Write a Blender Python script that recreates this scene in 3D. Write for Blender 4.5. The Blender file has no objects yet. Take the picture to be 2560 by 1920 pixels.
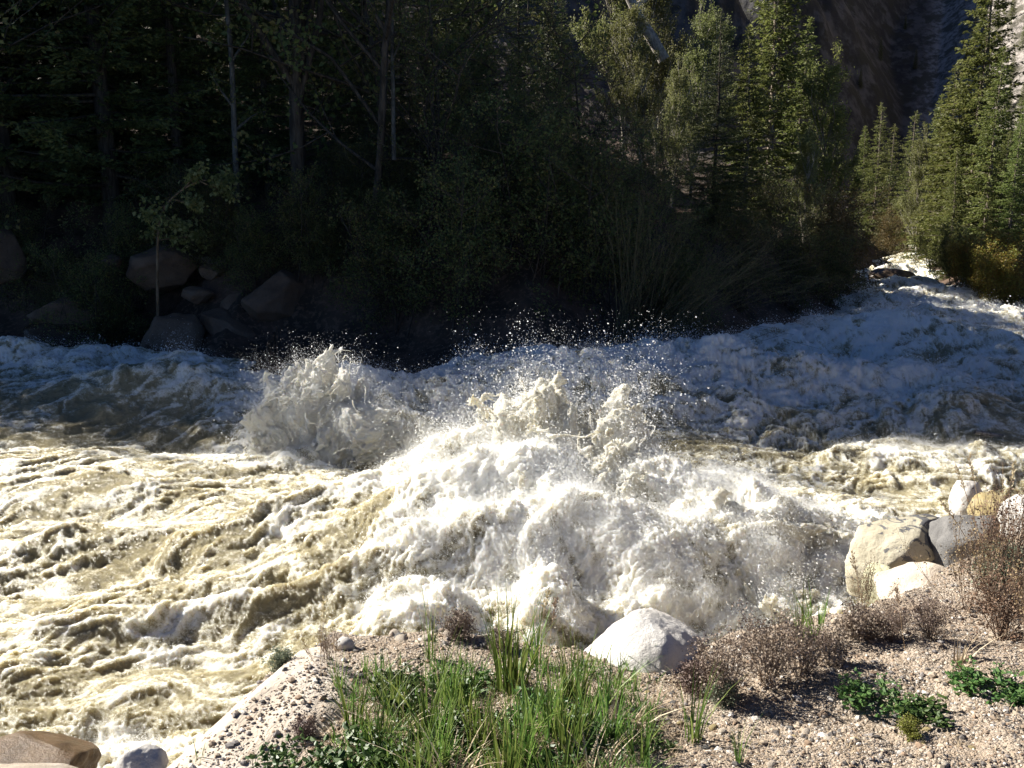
import bpy, math, random
import numpy as np
from mathutils import Vector, Matrix, noise as mnoise
sc = bpy.context.scene
COL = sc.collection
R = math.radians
F32 = np.float32
# ------------------------------------------------------------------ camera
EYE = np.array([0.0, 0.0, 3.2]); PITCH = R(11.0); FPX = 924.0
FWD = np.array([0, math.cos(PITCH), -math.sin(PITCH)])
UPV = np.array([0, math.sin(PITCH), math.cos(PITCH)])
def ray(px, py):
    return FWD + np.array([1.0, 0, 0])*(px-512)/FPX + UPV*(384-py)/FPX
def atz(px, py, z=0.0):
    d = ray(px, py); t = (z-EYE[2])/d[2]; return EYE+d*t
def aty(px, py, Y):
    d = ray(px, py); return EYE+d*(Y/d[1])
cam = bpy.data.cameras.new('camera'); co = bpy.data.objects.new('camera', cam); COL.objects.link(co)
cam.sensor_width = 36; cam.lens = 36*FPX/1024; cam.clip_end = 3000; cam.clip_start = .05
co.location = EYE; co.rotation_euler = (R(90)-PITCH, 0, 0); sc.camera = co
# ------------------------------------------------------------------ light
SUN_EL = R(33); SUN_AZ = R(-64)      # azimuth from +Y (view direction), negative = left
S = Vector((math.cos(SUN_EL)*math.sin(SUN_AZ), math.cos(SUN_EL)*math.cos(SUN_AZ), math.sin(SUN_EL)))
sun = bpy.data.lights.new('sun', 'SUN'); so = bpy.data.objects.new('sun', sun); COL.objects.link(so)
sun.energy = 5.0; sun.angle = R(.5); sun.color = (1, .95, .86)
so.rotation_euler = S.to_track_quat('Z', 'Y').to_euler(); so.location = (-40, 30, 60)
w = bpy.data.worlds.new('World'); sc.world = w; w.use_nodes = True
nt = w.node_tree; bg = nt.nodes['Background']; sk = nt.nodes.new('ShaderNodeTexSky')
sk.sky_type = 'NISHITA'; sk.sun_disc = False; sk.sun_elevation = SUN_EL; sk.sun_rotation = SUN_AZ
sk.altitude = 2500; sk.air_density = .5; sk.dust_density = .05; sk.ozone_density = 7
nt.links.new(sk.outputs[0], bg.inputs[0]); bg.inputs[1].default_value = .05
sc.view_settings.view_transform = 'Standard'; sc.view_settings.look = 'None'
sc.view_settings.exposure = 1.45; sc.view_settings.gamma = 1
sc.cycles.max_bounces = 6; sc.cycles.diffuse_bounces = 3; sc.cycles.glossy_bounces = 2
sc.cycles.transmission_bounces = 3; sc.cycles.transparent_max_bounces = 4
sc.cycles.sample_clamp_indirect = 4; sc.cycles.sample_clamp_direct = 12
sc.cycles.use_denoising = True
sc.cycles.caustics_reflective = False; sc.cycles.caustics_refractive = False
# ------------------------------------------------------------------ noise
rng0 = np.random.default_rng(7)
PERM = rng0.permutation(256).astype(np.int32); PERM = np.concatenate([PERM, PERM, PERM])
_a = np.linspace(0, 2*np.pi, 256, endpoint=False).astype(F32)
G2x, G2y = np.cos(_a), np.sin(_a)
_g = rng0.normal(size=(256, 3)); _g /= np.linalg.norm(_g, axis=1)[:, None]; _g = _g.astype(F32)*F32(1.2)
G3x, G3y, G3z = _g[:, 0].copy(), _g[:, 1].copy(), _g[:, 2].copy()
def _f(t): return t*t*t*(t*(t*6-15)+10)
def n2(x, y, s=0):
    x = np.asarray(x, F32)+F32(s*17.31); y = np.asarray(y, F32)+F32(s*9.7)
    xi = np.floor(x); yi = np.floor(y); fx = x-xi; fy = y-yi
    xi = xi.astype(np.int32) & 255; yi = yi.astype(np.int32) & 255
    a = PERM[xi]+yi; b = PERM[xi+1]+yi
    def g(h, dx, dy): return G2x[h]*dx+G2y[h]*dy
    u = _f(fx); v = _f(fy)
    n00 = g(PERM[a], fx, fy); n10 = g(PERM[b], fx-1, fy); n01 = g(PERM[a+1], fx, fy-1); n11 = g(PERM[b+1], fx-1, fy-1)
    p = n00+u*(n10-n00); q = n01+u*(n11-n01)
    return (p+v*(q-p))*F32(1.5)
def n3(x, y, z, s=0):
    x = np.asarray(x, F32)+F32(s*17.31); y = np.asarray(y, F32)+F32(s*9.7); z = np.asarray(z, F32)+F32(s*5.13)
    xi = np.floor(x); yi = np.floor(y); zi = np.floor(z); fx = x-xi; fy = y-yi; fz = z-zi
    xi = xi.astype(np.int32) & 255; yi = yi.astype(np.int32) & 255; zi = zi.astype(np.int32) & 255
    u = _f(fx); v = _f(fy); wz = _f(fz)
    a = PERM[xi]+yi; b = PERM[xi+1]+yi
    aa = PERM[a]+zi; ab = PERM[a+1]+zi; ba = PERM[b]+zi; bb = PERM[b+1]+zi
    def g(h, dx, dy, dz):
        h = PERM[h]; return G3x[h]*dx+G3y[h]*dy+G3z[h]*dz
    def lx(h0, h1, dy, dz):
        p = g(h0, fx, dy, dz); return p+u*(g(h1, fx-1, dy, dz)-p)
    p = lx(aa, ba, fy, fz); q = lx(ab, bb, fy-1, fz); c0 = p+v*(q-p)
    p = lx(aa+1, ba+1, fy, fz-1); q = lx(ab+1, bb+1, fy-1, fz-1); c1 = p+v*(q-p)
    return c0+wz*(c1-c0)
def fbm2(x, y, o=4, s=0, g=.5, l=2.03):
    t = 0; a = 1; 
    for i in range(o): t = t+a*n2(x, y, s+i*3); x = x*l; y = y*l; a *= g
    return t
def billow2(x, y, o=4, s=0, g=.5, l=2.03):      # rounded tops, sharp creases
    t = 0; a = 1
    for i in range(o): t = t+a*(np.abs(n2(x, y, s+i*3))*2-.5); x = x*l; y = y*l; a *= g
    return t
def bil3(x, y, z, o=3, s=0, g=.5, l=2.1):
    t = 0; a = 1
    for i in range(o): t = t+a*(np.abs(n3(x, y, z, s+i*3))*2.4-.6); x = x*l; y = y*l; z = z*l; a *= g
    return t
def sstep(a, b, x):
    t = np.clip((x-a)/(b-a), 0, 1); return t*t*(3-2*t)
# ------------------------------------------------------------------ mesh helpers
def mesh_np(name, v, f, k=4, smooth=True, attrs=None, uv=None):
    """v (n,3), f (m,k) -> mesh data"""
    me = bpy.data.meshes.new(name); v = np.ascontiguousarray(v, F32); f = np.ascontiguousarray(f, np.int32)
    me.vertices.add(len(v)); me.vertices.foreach_set('co', v.ravel())
    m = len(f); me.loops.add(m*k); me.loops.foreach_set('vertex_index', f.ravel())
    me.polygons.add(m); me.polygons.foreach_set('loop_start', np.arange(0, m*k, k, dtype=np.int32))
    if smooth: me.polygons.foreach_set('use_smooth', np.ones(m, bool))
    else: me.polygons.foreach_set('use_smooth', np.zeros(m, bool))
    for an, av in (attrs or {}).items():
        if av.ndim == 1:
            at = me.attributes.new(an, 'FLOAT', 'POINT'); at.data.foreach_set('value', np.ascontiguousarray(av, F32))
    me.update(calc_edges=True)
    return me
def obj(name, me, mat=None, parent=None, loc=None, rotz=None, label=None, cat=None, group=None, kind=None):
    o = bpy.data.objects.new(name, me); COL.objects.link(o)
    if mat is not None and me is not None and not me.materials: me.materials.append(mat)
    if parent is not None: o.parent = parent
    if loc is not None: o.location = loc
    if rotz is not None: o.rotation_euler = (0, 0, rotz)
    if label: o['label'] = label
    if cat: o['category'] = cat
    if group: o['group'] = group
    if kind: o['kind'] = kind
    return o
def copy_tree(o, parent=None):
    c = o.copy(); COL.objects.link(c)
    if parent is not None: c.parent = parent
    for ch in list(o.children): copy_tree(ch, c)
    return c
def grid_faces(nr, nc):
    i = np.arange(nr*nc, dtype=np.int32).reshape(nr, nc)
    return np.stack([i[:-1, :-1], i[:-1, 1:], i[1:, 1:], i[1:, :-1]], -1).reshape(-1, 4)
# ------------------------------------------------------------------ material helpers
def newmat(name):
    m = bpy.data.materials.new(name); m.use_nodes = True; t = m.node_tree; t.nodes.clear()
    out = t.nodes.new('ShaderNodeOutputMaterial'); return m, t, out
class NB:
    def __init__(s, t): s.t = t
    def n(s, typ, ins=None, **kw):
        nd = s.t.nodes.new(typ)
        for k, v in kw.items(): setattr(nd, k, v)
        for k, v in (ins or {}).items():
            sk_ = nd.inputs[k]
            if isinstance(v, bpy.types.NodeSocket): s.t.links.new(v, sk_)
            else: sk_.default_value = v
        return nd
    def math(s, op, a, b=0.0, c=0.0, clamp=False):
        nd = s.n('ShaderNodeMath', {0: a, 1: b, 2: c}, operation=op); nd.use_clamp = clamp; return nd.outputs[0]
    def mix(s, f, a, b, blend='MIX'):
        nd = s.n('ShaderNodeMix', {0: f, 6: a, 7: b}, data_type='RGBA', blend_type=blend); return nd.outputs[2]
    def ramp(s, f, stops, interp='LINEAR'):
        nd = s.n('ShaderNodeValToRGB', {0: f}); cr = nd.color_ramp; cr.interpolation = interp
        while len(cr.elements) < len(stops): cr.elements.new(.5)
        for e, (p, c) in zip(cr.elements, stops):
            e.position = p; e.color = (*c, 1) if len(c) == 3 else c
        return nd.outputs[0]
    def smooth(s, f, a, b):
        nd = s.n('ShaderNodeMapRange', {0: f, 1: a, 2: b}, interpolation_type='SMOOTHSTEP'); return nd.outputs[0]
    def noise(s, vec, scale, detail=4, rough=.55, dist=0.0):
        return s.n('ShaderNodeTexNoise', {'Vector': vec, 'Scale': scale, 'Detail': detail, 'Roughness': rough, 'Distortion': dist}).outputs[0]
    def geo(s): return s.n('ShaderNodeNewGeometry')
    def coord(s): return s.n('ShaderNodeTexCoord')
C4 = lambda r, g, b: (r, g, b, 1)
# ------------------------------------------------------------------ river outline and terrain height
def P(px, py, z=0.0):
    p = atz(px, py, z); return (p[0], p[1])
FAR = [(-90, 30), (-40, 24), (-22, 22), P(0, 347), P(60, 349), P(110, 356), P(176, 375), P(215, 384), P(260, 372), P(350, 378), P(440, 392), P(509, 401),
       P(600, 397), P(650, 384), P(720, 358), P(800, 333), P(860, 311), P(868, 298), P(872, 284), P(884, 270), P(897, 257), (27, 68), (40, 90), (75, 165), (250, 540)]
NEARW = [(254, 535), (79, 160), (45, 86), (31, 66), P(922, 258), P(926, 275), P(938, 300), P(972, 306), P(1040, 306), (18.2, 25), (15.5, 20), (12, 15), (8.4, 11.6), (6.2, 9.6), (4.9, 8.6)]
CR = [(7.5, 8.6, 1.5), (5.2, 7.0, 1.45)]
CREST = [(12.8, 12.5), (8.0, 7.6), (4.6, 6.6)] + [P(1010, 528, 1.5), P(955, 560, 1.42), P(900, 596, 1.38), P(850, 612, 1.38), P(790, 622, 1.38), P(720, 640, 1.38), P(660, 655, 1.4),
        P(600, 652, 1.4), P(555, 640, 1.4), P(463, 628, 1.4), P(400, 630, 1.38), P(335, 636, 1.36), P(305, 660, 1.34), P(285, 684, 1.32), P(262, 708, 1.3), P(232, 738, 1.28), P(200, 768, 1.26), P(165, 815, 1.25), (-3.3, 1.2), (-6, -1), (-20, -6)]
def polydist(x, y, pts):
    best = np.full(x.shape, 1e9, F32); sgn = np.zeros(x.shape, F32)
    for (x0, y0), (x1, y1) in zip(pts[:-1], pts[1:]):
        dx, dy = x1-x0, y1-y0; L = dx*dx+dy*dy
        t = np.clip(((x-x0)*dx+(y-y0)*dy)/L, 0, 1)
        ex = x-(x0+t*dx); ey = y-(y0+t*dy); d = ex*ex+ey*ey
        m = d < best-1e-9
        best = np.where(m, d, best); sgn = np.where(m, np.sign(dx*ey-dy*ex), sgn)
    return np.sqrt(best), sgn
VA = R(25); VX, VY = math.sin(VA), math.cos(VA)
def terrain(x, y):
    x = np.asarray(x, F32); y = np.asarray(y, F32)
    # far bank: left side of FAR line (travelling left->right the far bank is on the left: sign +)
    df, sf = polydist(x, y, FAR); d1 = df*sf
    dn, sn = polydist(x, y, NEARW); d2 = dn*sn      # near bank travelling far->near: bank is on the left: sign +
    dc, scn = polydist(x, y, CREST); d3 = dc*scn
    bed = -.9
    # far bank profile
    nz = fbm2(x*.8, y*.8, 4, 3); big = fbm2(x*.05, y*.05, 3, 11)
    a = np.clip(d1, -2, None)
    hf = np.where(a < 0, a*.8, 1.5*sstep(0, 3.0, a)+.45*np.clip(a-1.5, 0, 9)+.22*np.clip(a-10.5, 0, None))
    sx = (x-10)*VX+(y-30)*VY; c = (x-10)*VY-(y-30)*VX
    # left mountain flank: gentle near, steep rock farther up the valley
    steep = sstep(60, 105, sx)
    hl_g = .36*np.clip(-c-22, 0, None)
    rib = np.abs(n2(sx*.06+c*.02, c*.015, 5))*14+fbm2(x*.12, y*.12, 5, 21)*2.2
    e = -c-13+n2(sx*.03, sx*0, 8)*7
    hl_s = np.where(e > 0, 1.25*e, 0)*1.0+rib*sstep(0, 18, e)
    hl = hl_g*(1-steep)+hl_s*steep
    hf = hf*(1-steep*.6)+np.where(hl > 33, 33+(hl-33)*.12, hl)+nz*.22*sstep(.0, 2, a)
    # right mountain flank
    cr_ = c-16+.32*np.clip(sx-50, 0, 60)
    hr = .75*np.clip(cr_, 0, None)*sstep(10, 60, sx)
    hr = np.minimum(hr+fbm2(x*.15, y*.15, 5, 31)*1.6*sstep(2, 20, cr_)*sstep(10, 60, sx), 130)
    back = np.clip(sx-170, 0, None)*.75
    hf = hf+back; hr = hr+back
    a2 = np.clip(d2, -2, None)
    hn = np.where(a2 < 0, a2*.8, 1.3*sstep(0, 2.5, a2)+.05*a2)+hr+nz*.15*sstep(0, 2, a2)
    # near gravel shoulder
    a3 = np.clip(d3, -4, None)+fbm2(x*1.7, y*1.7, 3, 41)*.07
    hc = np.where(a3 > 0, 1.38+.10*sstep(0, 1.2, a3)+.02*a3, 1.38-1.55*np.clip(-a3, 0, None)-.45*sstep(0, .25, -a3))
    hc = hc+sstep(-.2, .4, a3)*(fbm2(x*2.3, y*2.3, 4, 51)*.035+fbm2(x*16, y*16, 3, 57)*.006)+sstep(.0, -.5, a3)*fbm2(x*2, y*2, 3, 53)*.1
    # raised dirt hump at the right under the dry brush
    hc = hc+.20*np.exp(-(((x-3.2)/.8)**2+((y-4.7)/.6)**2))*sstep(-.3, .3, a3)
    hc = np.maximum(hc, bed)
    z = np.where(d1 > -1.5, hf, bed+back)
    z = np.where((d2 > -1.5) & (y > 8), np.maximum(z, hn), z)
    z = np.where((sx > 75) & (cr_ > 0), np.maximum(z, hr), z)
    z = np.where(y < 16, np.maximum(z, hc), z)
    # right shore joins shoulder
    return z, d1, d2, d3
def th(x, y):
    return float(terrain(np.array([x], F32), np.array([y], F32))[0][0])
rr = np.concatenate([np.linspace(1.2, 7, 520, endpoint=False), np.exp(np.linspace(math.log(7), math.log(480), 620))])
aa = np.linspace(R(-62), R(56), 1150)
RR, AA = np.meshgrid(rr, aa, indexing='ij')
gx = (RR*np.sin(AA)).astype(F32); gy = (RR*np.cos(AA)).astype(F32)
gz, D1, D2, D3 = terrain(gx, gy)
bankm = ((gy < 16) & (D3 > -2.4) & (D1 < -1.4)).astype(F32)      # 1 on the near gravel shoulder
sxx = (gx-10)*VX+(gy-30)*VY; cc = (gx-10)*VY-(gy-30)*VX
rock = sstep(40, 80, sxx)
scree = sstep(70, 95, sxx)*sstep(-4, 2, cc-16+.32*np.clip(sxx-50, 0, 60))
# ground material
m, t, out = newmat('ground_gravel_soil'); b = NB(t); g = b.geo(); pos = g.outputs['Position']
atb = b.n('ShaderNodeAttribute', attribute_name='bank').outputs['Fac']
atr = b.n('ShaderNodeAttribute', attribute_name='rock').outputs['Fac']
v1 = b.n('ShaderNodeTexVoronoi', {'Vector': pos, 'Scale': 95.0, 'Randomness': 1.0})
v2 = b.n('ShaderNodeTexVoronoi', {'Vector': pos, 'Scale': 210.0})
hue = b.n('ShaderNodeSeparateColor', {0: v1.outputs['Color']})
grav = b.ramp(hue.outputs[0], [(0, (.10, .085, .07)), (.25, (.235, .185, .14)), (.5, (.36, .29, .225)), (.75, (.28, .215, .155)), (.9, (.50, .45, .38)), (1, (.16, .16, .17))])
hue2 = b.n('ShaderNodeSeparateColor', {0: v2.outputs['Color']})
grav2 = b.ramp(hue2.outputs[0], [(0, (.12, .10, .08)), (.4, (.30, .24, .185)), (.8, (.40, .34, .275)), (1, (.16, .12, .09))])
nz = b.noise(pos, 3.0, 5); nf = b.noise(pos, 40.0, 4)
gr = b.mix(b.smooth(nf, .42, .58), grav, grav2)
gr = b.mix(b.math('MULTIPLY', b.smooth(nz, .45, .65), .55), gr, C4(.28, .215, .155))
nl = b.noise(pos, .9, 6)
soil = b.mix(b.smooth(nl, .4, .6), C4(.035, .028, .02), C4(.085, .055, .038))
soil = b.mix(b.math('MULTIPLY', b.smooth(b.noise(pos, 9.0, 5, .7), .5, .6), .8), soil, C4(.13, .085, .06))
rn = b.n('ShaderNodeMapping', {0: pos, 3: (.35, .35, .12)}).outputs[0]
r1 = b.noise(rn, 1.0, 9, .62); r2 = b.noise(pos, .25, 8, .6)
ats = b.n('ShaderNodeAttribute', attribute_name='scree').outputs['Fac']
rk = b.mix(b.smooth(r1, .42, .62), C4(.03, .028, .027), C4(.085, .08, .077))  # left flank: its shade is put into a darker rock colour
rk2 = b.mix(b.smooth(b.noise(pos, .8, 7, .7), .38, .6), C4(.11, .10, .085), C4(.36, .32, .29))
rk = b.mix(ats, rk, rk2)
rk = b.mix(b.smooth(r2, .5, .6), rk, b.mix(ats, C4(.035, .033, .025), C4(.10, .09, .07)))
c1 = b.mix(atr, soil, rk); c2 = b.mix(atb, c1, gr)
hgt = b.math('MULTIPLY', b.math('SUBTRACT', .5, v1.outputs['Distance']), atb)
hg2 = b.math('MULTIPLY', b.math('SUBTRACT', .5, v2.outputs['Distance']), atb)
bp = b.n('ShaderNodeBump', {'Strength': .9, 'Distance': .008, 'Height': b.math('ADD', hgt, b.math('MULTIPLY', hg2, .4))})
bp2 = b.n('ShaderNodeBump', {'Strength': .8, 'Distance': .7, 'Height': b.math('MULTIPLY', b.math('ADD', b.math('MULTIPLY', r1, b.math('SUBTRACT', 1.0, ats)), b.math('MULTIPLY', b.noise(pos, 1.1, 8, .7), ats)), atr), 'Normal': bp.outputs[0]})
pb = b.n('ShaderNodeBsdfPrincipled', {'Base Color': c2, 'Roughness': .9, 'Specular IOR Level': .25, 'Normal': bp2.outputs[0]})
t.links.new(pb.outputs[0], out.inputs[0]); M_ground = m
gv = np.stack([gx, gy, gz], -1).reshape(-1, 3)
me = mesh_np('ground', gv, grid_faces(*gx.shape)[:, ::-1], attrs={'bank': bankm.ravel(), 'rock': rock.ravel().astype(F32), 'scree': scree.ravel().astype(F32)})
obj('ground', me, M_ground, kind='structure')

_ri = np.arange(len(rr)); _dth = aa[1]-aa[0]
def tg(x, y, G=None):
    """ground height (or another grid) read back from the built sheet"""
    G = gz if G is None else G
    x = np.asarray(x, float); y = np.asarray(y, float)
    fi = np.interp(np.hypot(x, y), rr, _ri); fj = np.clip((np.arctan2(x, y)-aa[0])/_dth, 0, len(aa)-1.001)
    i = np.minimum(fi.astype(int), len(rr)-2); j = fj.astype(int); u = fi-i; v = fj-j
    return (G[i, j]*(1-u)+G[i+1, j]*u)*(1-v)+(G[i, j+1]*(1-u)+G[i+1, j+1]*u)*v
def th(x, y): return float(tg(x, y))
# ------------------------------------------------------------------ foliage and trees
def leaf_mat(name, cols, trans=.35, rough=.55, objvar=.25):
    m, t, out = newmat(name); b = NB(t)
    rn = b.n('ShaderNodeAttribute', attribute_name='rnd').outputs['Fac']
    oi = b.n('ShaderNodeObjectInfo').outputs['Random']
    n = len(cols); c = b.ramp(rn, [(i/(n-1), cols[i]) for i in range(n)])
    hs = b.n('ShaderNodeHueSaturation', {'Hue': b.math('MULTIPLY_ADD', oi, .04, .48), 'Saturation': 1.0, 'Value': b.math('MULTIPLY_ADD', oi, objvar*2, 1-objvar), 'Color': c}).outputs[0]
    pb = b.n('ShaderNodeBsdfPrincipled', {'Base Color': hs, 'Roughness': rough, 'Specular IOR Level': .3})
    tr = b.n('ShaderNodeBsdfTranslucent', {'Color': hs})
    mx = b.n('ShaderNodeMixShader', {0: trans, 1: pb.outputs[0], 2: tr.outputs[0]}); t.links.new(mx.outputs[0], out.inputs[0])
    return m
def bark_mat(name, c0, c1, scale=6, stretch=.15):
    m, t, out = newmat(name); b = NB(t); co_ = b.coord().outputs['Object']
    mp = b.n('ShaderNodeMapping', {0: co_, 3: (1, 1, stretch)}).outputs[0]
    n = b.noise(mp, scale*4, 6, .65); bp = b.n('ShaderNodeBump', {'Strength': .8, 'Distance': .02, 'Height': n})
    pb = b.n('ShaderNodeBsdfPrincipled', {'Base Color': b.mix(b.smooth(n, .38, .62), C4(*c0), C4(*c1)), 'Roughness': .9, 'Specular IOR Level': .2, 'Normal': bp.outputs[0]})
    t.links.new(pb.outputs[0], out.inputs[0]); return m
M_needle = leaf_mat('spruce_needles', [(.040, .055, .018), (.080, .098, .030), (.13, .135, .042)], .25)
M_needle_l = leaf_mat('sunlit_spruce_needles', [(.085, .112, .030), (.150, .175, .050), (.23, .235, .075)], .45)  # lit copy of the needles, sunlight painted in as a brighter green
M_leafd = leaf_mat('alder_leaves', [(.055, .072, .022), (.10, .118, .036), (.155, .12, .046)], .4)
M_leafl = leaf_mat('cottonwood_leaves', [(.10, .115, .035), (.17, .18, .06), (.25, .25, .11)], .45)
M_leafr = leaf_mat('russet_leaves', [(.10, .055, .022), (.13, .085, .030), (.075, .075, .024)], .3)
M_leafy = leaf_mat('yellow_willow_leaves', [(.17, .075, .018), (.20, .15, .030), (.17, .19, .040)], .35)
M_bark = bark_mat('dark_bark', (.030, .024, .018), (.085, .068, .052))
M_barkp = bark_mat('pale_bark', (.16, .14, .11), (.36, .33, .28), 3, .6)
M_bark2 = bark_mat('sunlit_bark', (.10, .08, .06), (.24, .20, .16))  # dark bark again, lightened in colour for the trees in sun
M_stem = bark_mat('willow_stem_bark', (.06, .055, .028), (.16, .13, .07))
M_dead = bark_mat('grey_dead_wood', (.16, .14, .125), (.34, .31, .28))
def frames(d):
    d = d/np.maximum(np.linalg.norm(d, axis=-1, keepdims=True), 1e-6)
    a = np.where(np.abs(d[..., 2:3]) > .9, np.array([1., 0, 0]), np.array([0, 0, 1.]))
    s = np.cross(d, a); s /= np.maximum(np.linalg.norm(s, axis=-1, keepdims=True), 1e-6)
    return d, s, np.cross(s, d)
def tubes(segs, sides=5):
    """segs: list of (pts (n,3), radii (n,)) -> verts, quads"""
    V = []; Fq = []; o = 0
    ang = np.arange(sides)*2*np.pi/sides; ca, sa = np.cos(ang), np.sin(ang)
    for p, r in segs:
        p = np.asarray(p, float); r = np.asarray(r, float); n = len(p)
        d = np.gradient(p, axis=0); d, s, u = frames(d)
        ring = p[:, None]+r[:, None, None]*(s[:, None]*ca[None, :, None]+u[:, None]*sa[None, :, None])
        V.append(ring.reshape(-1, 3))
        i = o+np.arange(n*sides).reshape(n, sides); j = np.roll(i, -1, 1)
        Fq.append(np.stack([i[:-1], j[:-1], j[1:], i[1:]], -1).reshape(-1, 4)); o += n*sides
    return np.concatenate(V), np.concatenate(Fq)
def cards(c, d, s, L, W, bend=None):
    """diamond leaves: centre base c, along d, across s"""
    L = np.asarray(L)[:, None]; W = np.asarray(W)[:, None]
    n = np.cross(d, s)
    v = np.stack([c, c+d*L*.45+s*W*.5+n*W*.12, c+d*L, c+d*L*.45-s*W*.5+n*W*.12], 1).reshape(-1, 3)
    return v, np.arange(len(c)*4, dtype=np.int32).reshape(-1, 4)
def rdir(rg, n): 
    d = rg.normal(size=(n, 3)); return d/np.linalg.norm(d, axis=1)[:, None]
def cards_mesh(name, c, d, rg, L, W, rnd, flat=None):
    d = d/np.linalg.norm(d, axis=1)[:, None]
    q = rdir(rg, len(c))
    if flat is not None: q = q*(1-flat)+np.array([0, 0, 1.])*flat
    s = np.cross(d, q); s /= np.maximum(np.linalg.norm(s, axis=1), 1e-5)[:, None]
    v, f = cards(c, d, s, L, W)
    return mesh_np(name, v, f, smooth=False, attrs={'rnd': np.repeat(rnd, 4)})
def spruce(H, Rb, seed, z0=.8, gap=.25, nb=6, sag=-.22, card=.085, bare=0.0, lush=1.35, fill=4.2):
    rg = np.random.default_rng(seed)
    P0 = []; D0 = []; LL = []; RN = []; segs = []
    zz = np.linspace(0, H, 14); wob = np.cumsum(rg.normal(0, .025, (14, 2)), 0)
    tp = np.stack([wob[:, 0], wob[:, 1], zz], 1); tr = .012*H*(1-zz/H)**.85+.012
    segs.append((tp, tr))
    z = z0
    while z < H-.12:
        fz = (z-z0)/(H-z0); k = nb if fz < .85 else 4
        ph = rg.uniform(0, 6.28)
        for j in range(k):
            az = ph+j*6.283/k+rg.normal(0, .25)
            Lb = Rb*((1-fz)**.8)*rg.uniform(.42, 1.2)+.10
            if rg.random() < bare: Lb *= .4
            zb = z+rg.uniform(-.5, .5)*gap
            base = np.array([np.interp(zb, zz, tp[:, 0]), np.interp(zb, zz, tp[:, 1]), zb])
            hd = np.array([math.cos(az), math.sin(az), 0]); sd = np.array([-math.sin(az), math.cos(az), 0])
            a_ = sag*(1-fz*1.6)+rg.normal(0, .12); b_ = rg.uniform(.02, .22)
            s = np.linspace(0, 1, 5); cur = rg.normal(0, .08)
            bp_ = base+hd*(Lb*s)[:, None]+sd*(cur*Lb*s*s)[:, None]+np.array([0, 0, 1.])*(Lb*(a_*s+b_*s*s))[:, None]
            segs.append((bp_, (.004+.010*Lb)*(1-s*.85)))
            nt_ = max(4, int(Lb/.085*lush)); st = np.sort(rg.uniform(.12, 1.0, nt_)); sgn = rg.choice([-1, 1], nt_)
            tb = np.stack([np.interp(st, s, bp_[:, i]) for i in range(3)], 1)
            tl = (.30*Lb*(1.05-st)+.10)*rg.uniform(.6, 1.1, nt_)
            td = hd*.75+sd*sgn[:, None]*rg.uniform(.5, 1.0, nt_)[:, None]+np.array([0, 0, 1.])*(a_*.8-.12+rg.normal(0, .12, nt_))[:, None]
            td /= np.linalg.norm(td, axis=1)[:, None]
            nc = np.maximum(2, (tl/card*fill*.5).astype(int)); idx = np.repeat(np.arange(nt_), nc)
            tt = rg.uniform(0, 1, len(idx)); 
            c = tb[idx]+td[idx]*(tl[idx]*tt)[:, None]+rg.normal(0, .018, (len(idx), 3))
            dd = td[idx]+rdir(rg, len(idx))*.55
            P0.append(c); D0.append(dd); LL.append(card*rg.uniform(.7, 1.3, len(idx)))
            RN.append(np.clip(rg.normal(.4, .18, len(idx))+.35*(st[idx]-.4)+rg.normal(0, .1), 0, 1))
        z += gap*rg.uniform(.45, 1.5)*(1-.45*fz)
    # leader tip
    n = 60; c = np.stack([rg.normal(0, .04, n), rg.normal(0, .04, n), rg.uniform(H-.7, H+.05, n)], 1)+np.array([wob[-1, 0], wob[-1, 1], 0])
    P0.append(c); D0.append(rdir(rg, n)*.6+np.array([0, 0, 1.])); LL.append(np.full(n, card)); RN.append(rg.uniform(.4, 1, n))
    c = np.concatenate(P0); d = np.concatenate(D0); l = np.concatenate(LL); rn = np.concatenate(RN)
    tv, tf = tubes(segs, 5)
    return mesh_np('trunk', tv, tf), cards_mesh('crown', c, d, rg, l, l*.42, rn)
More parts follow.
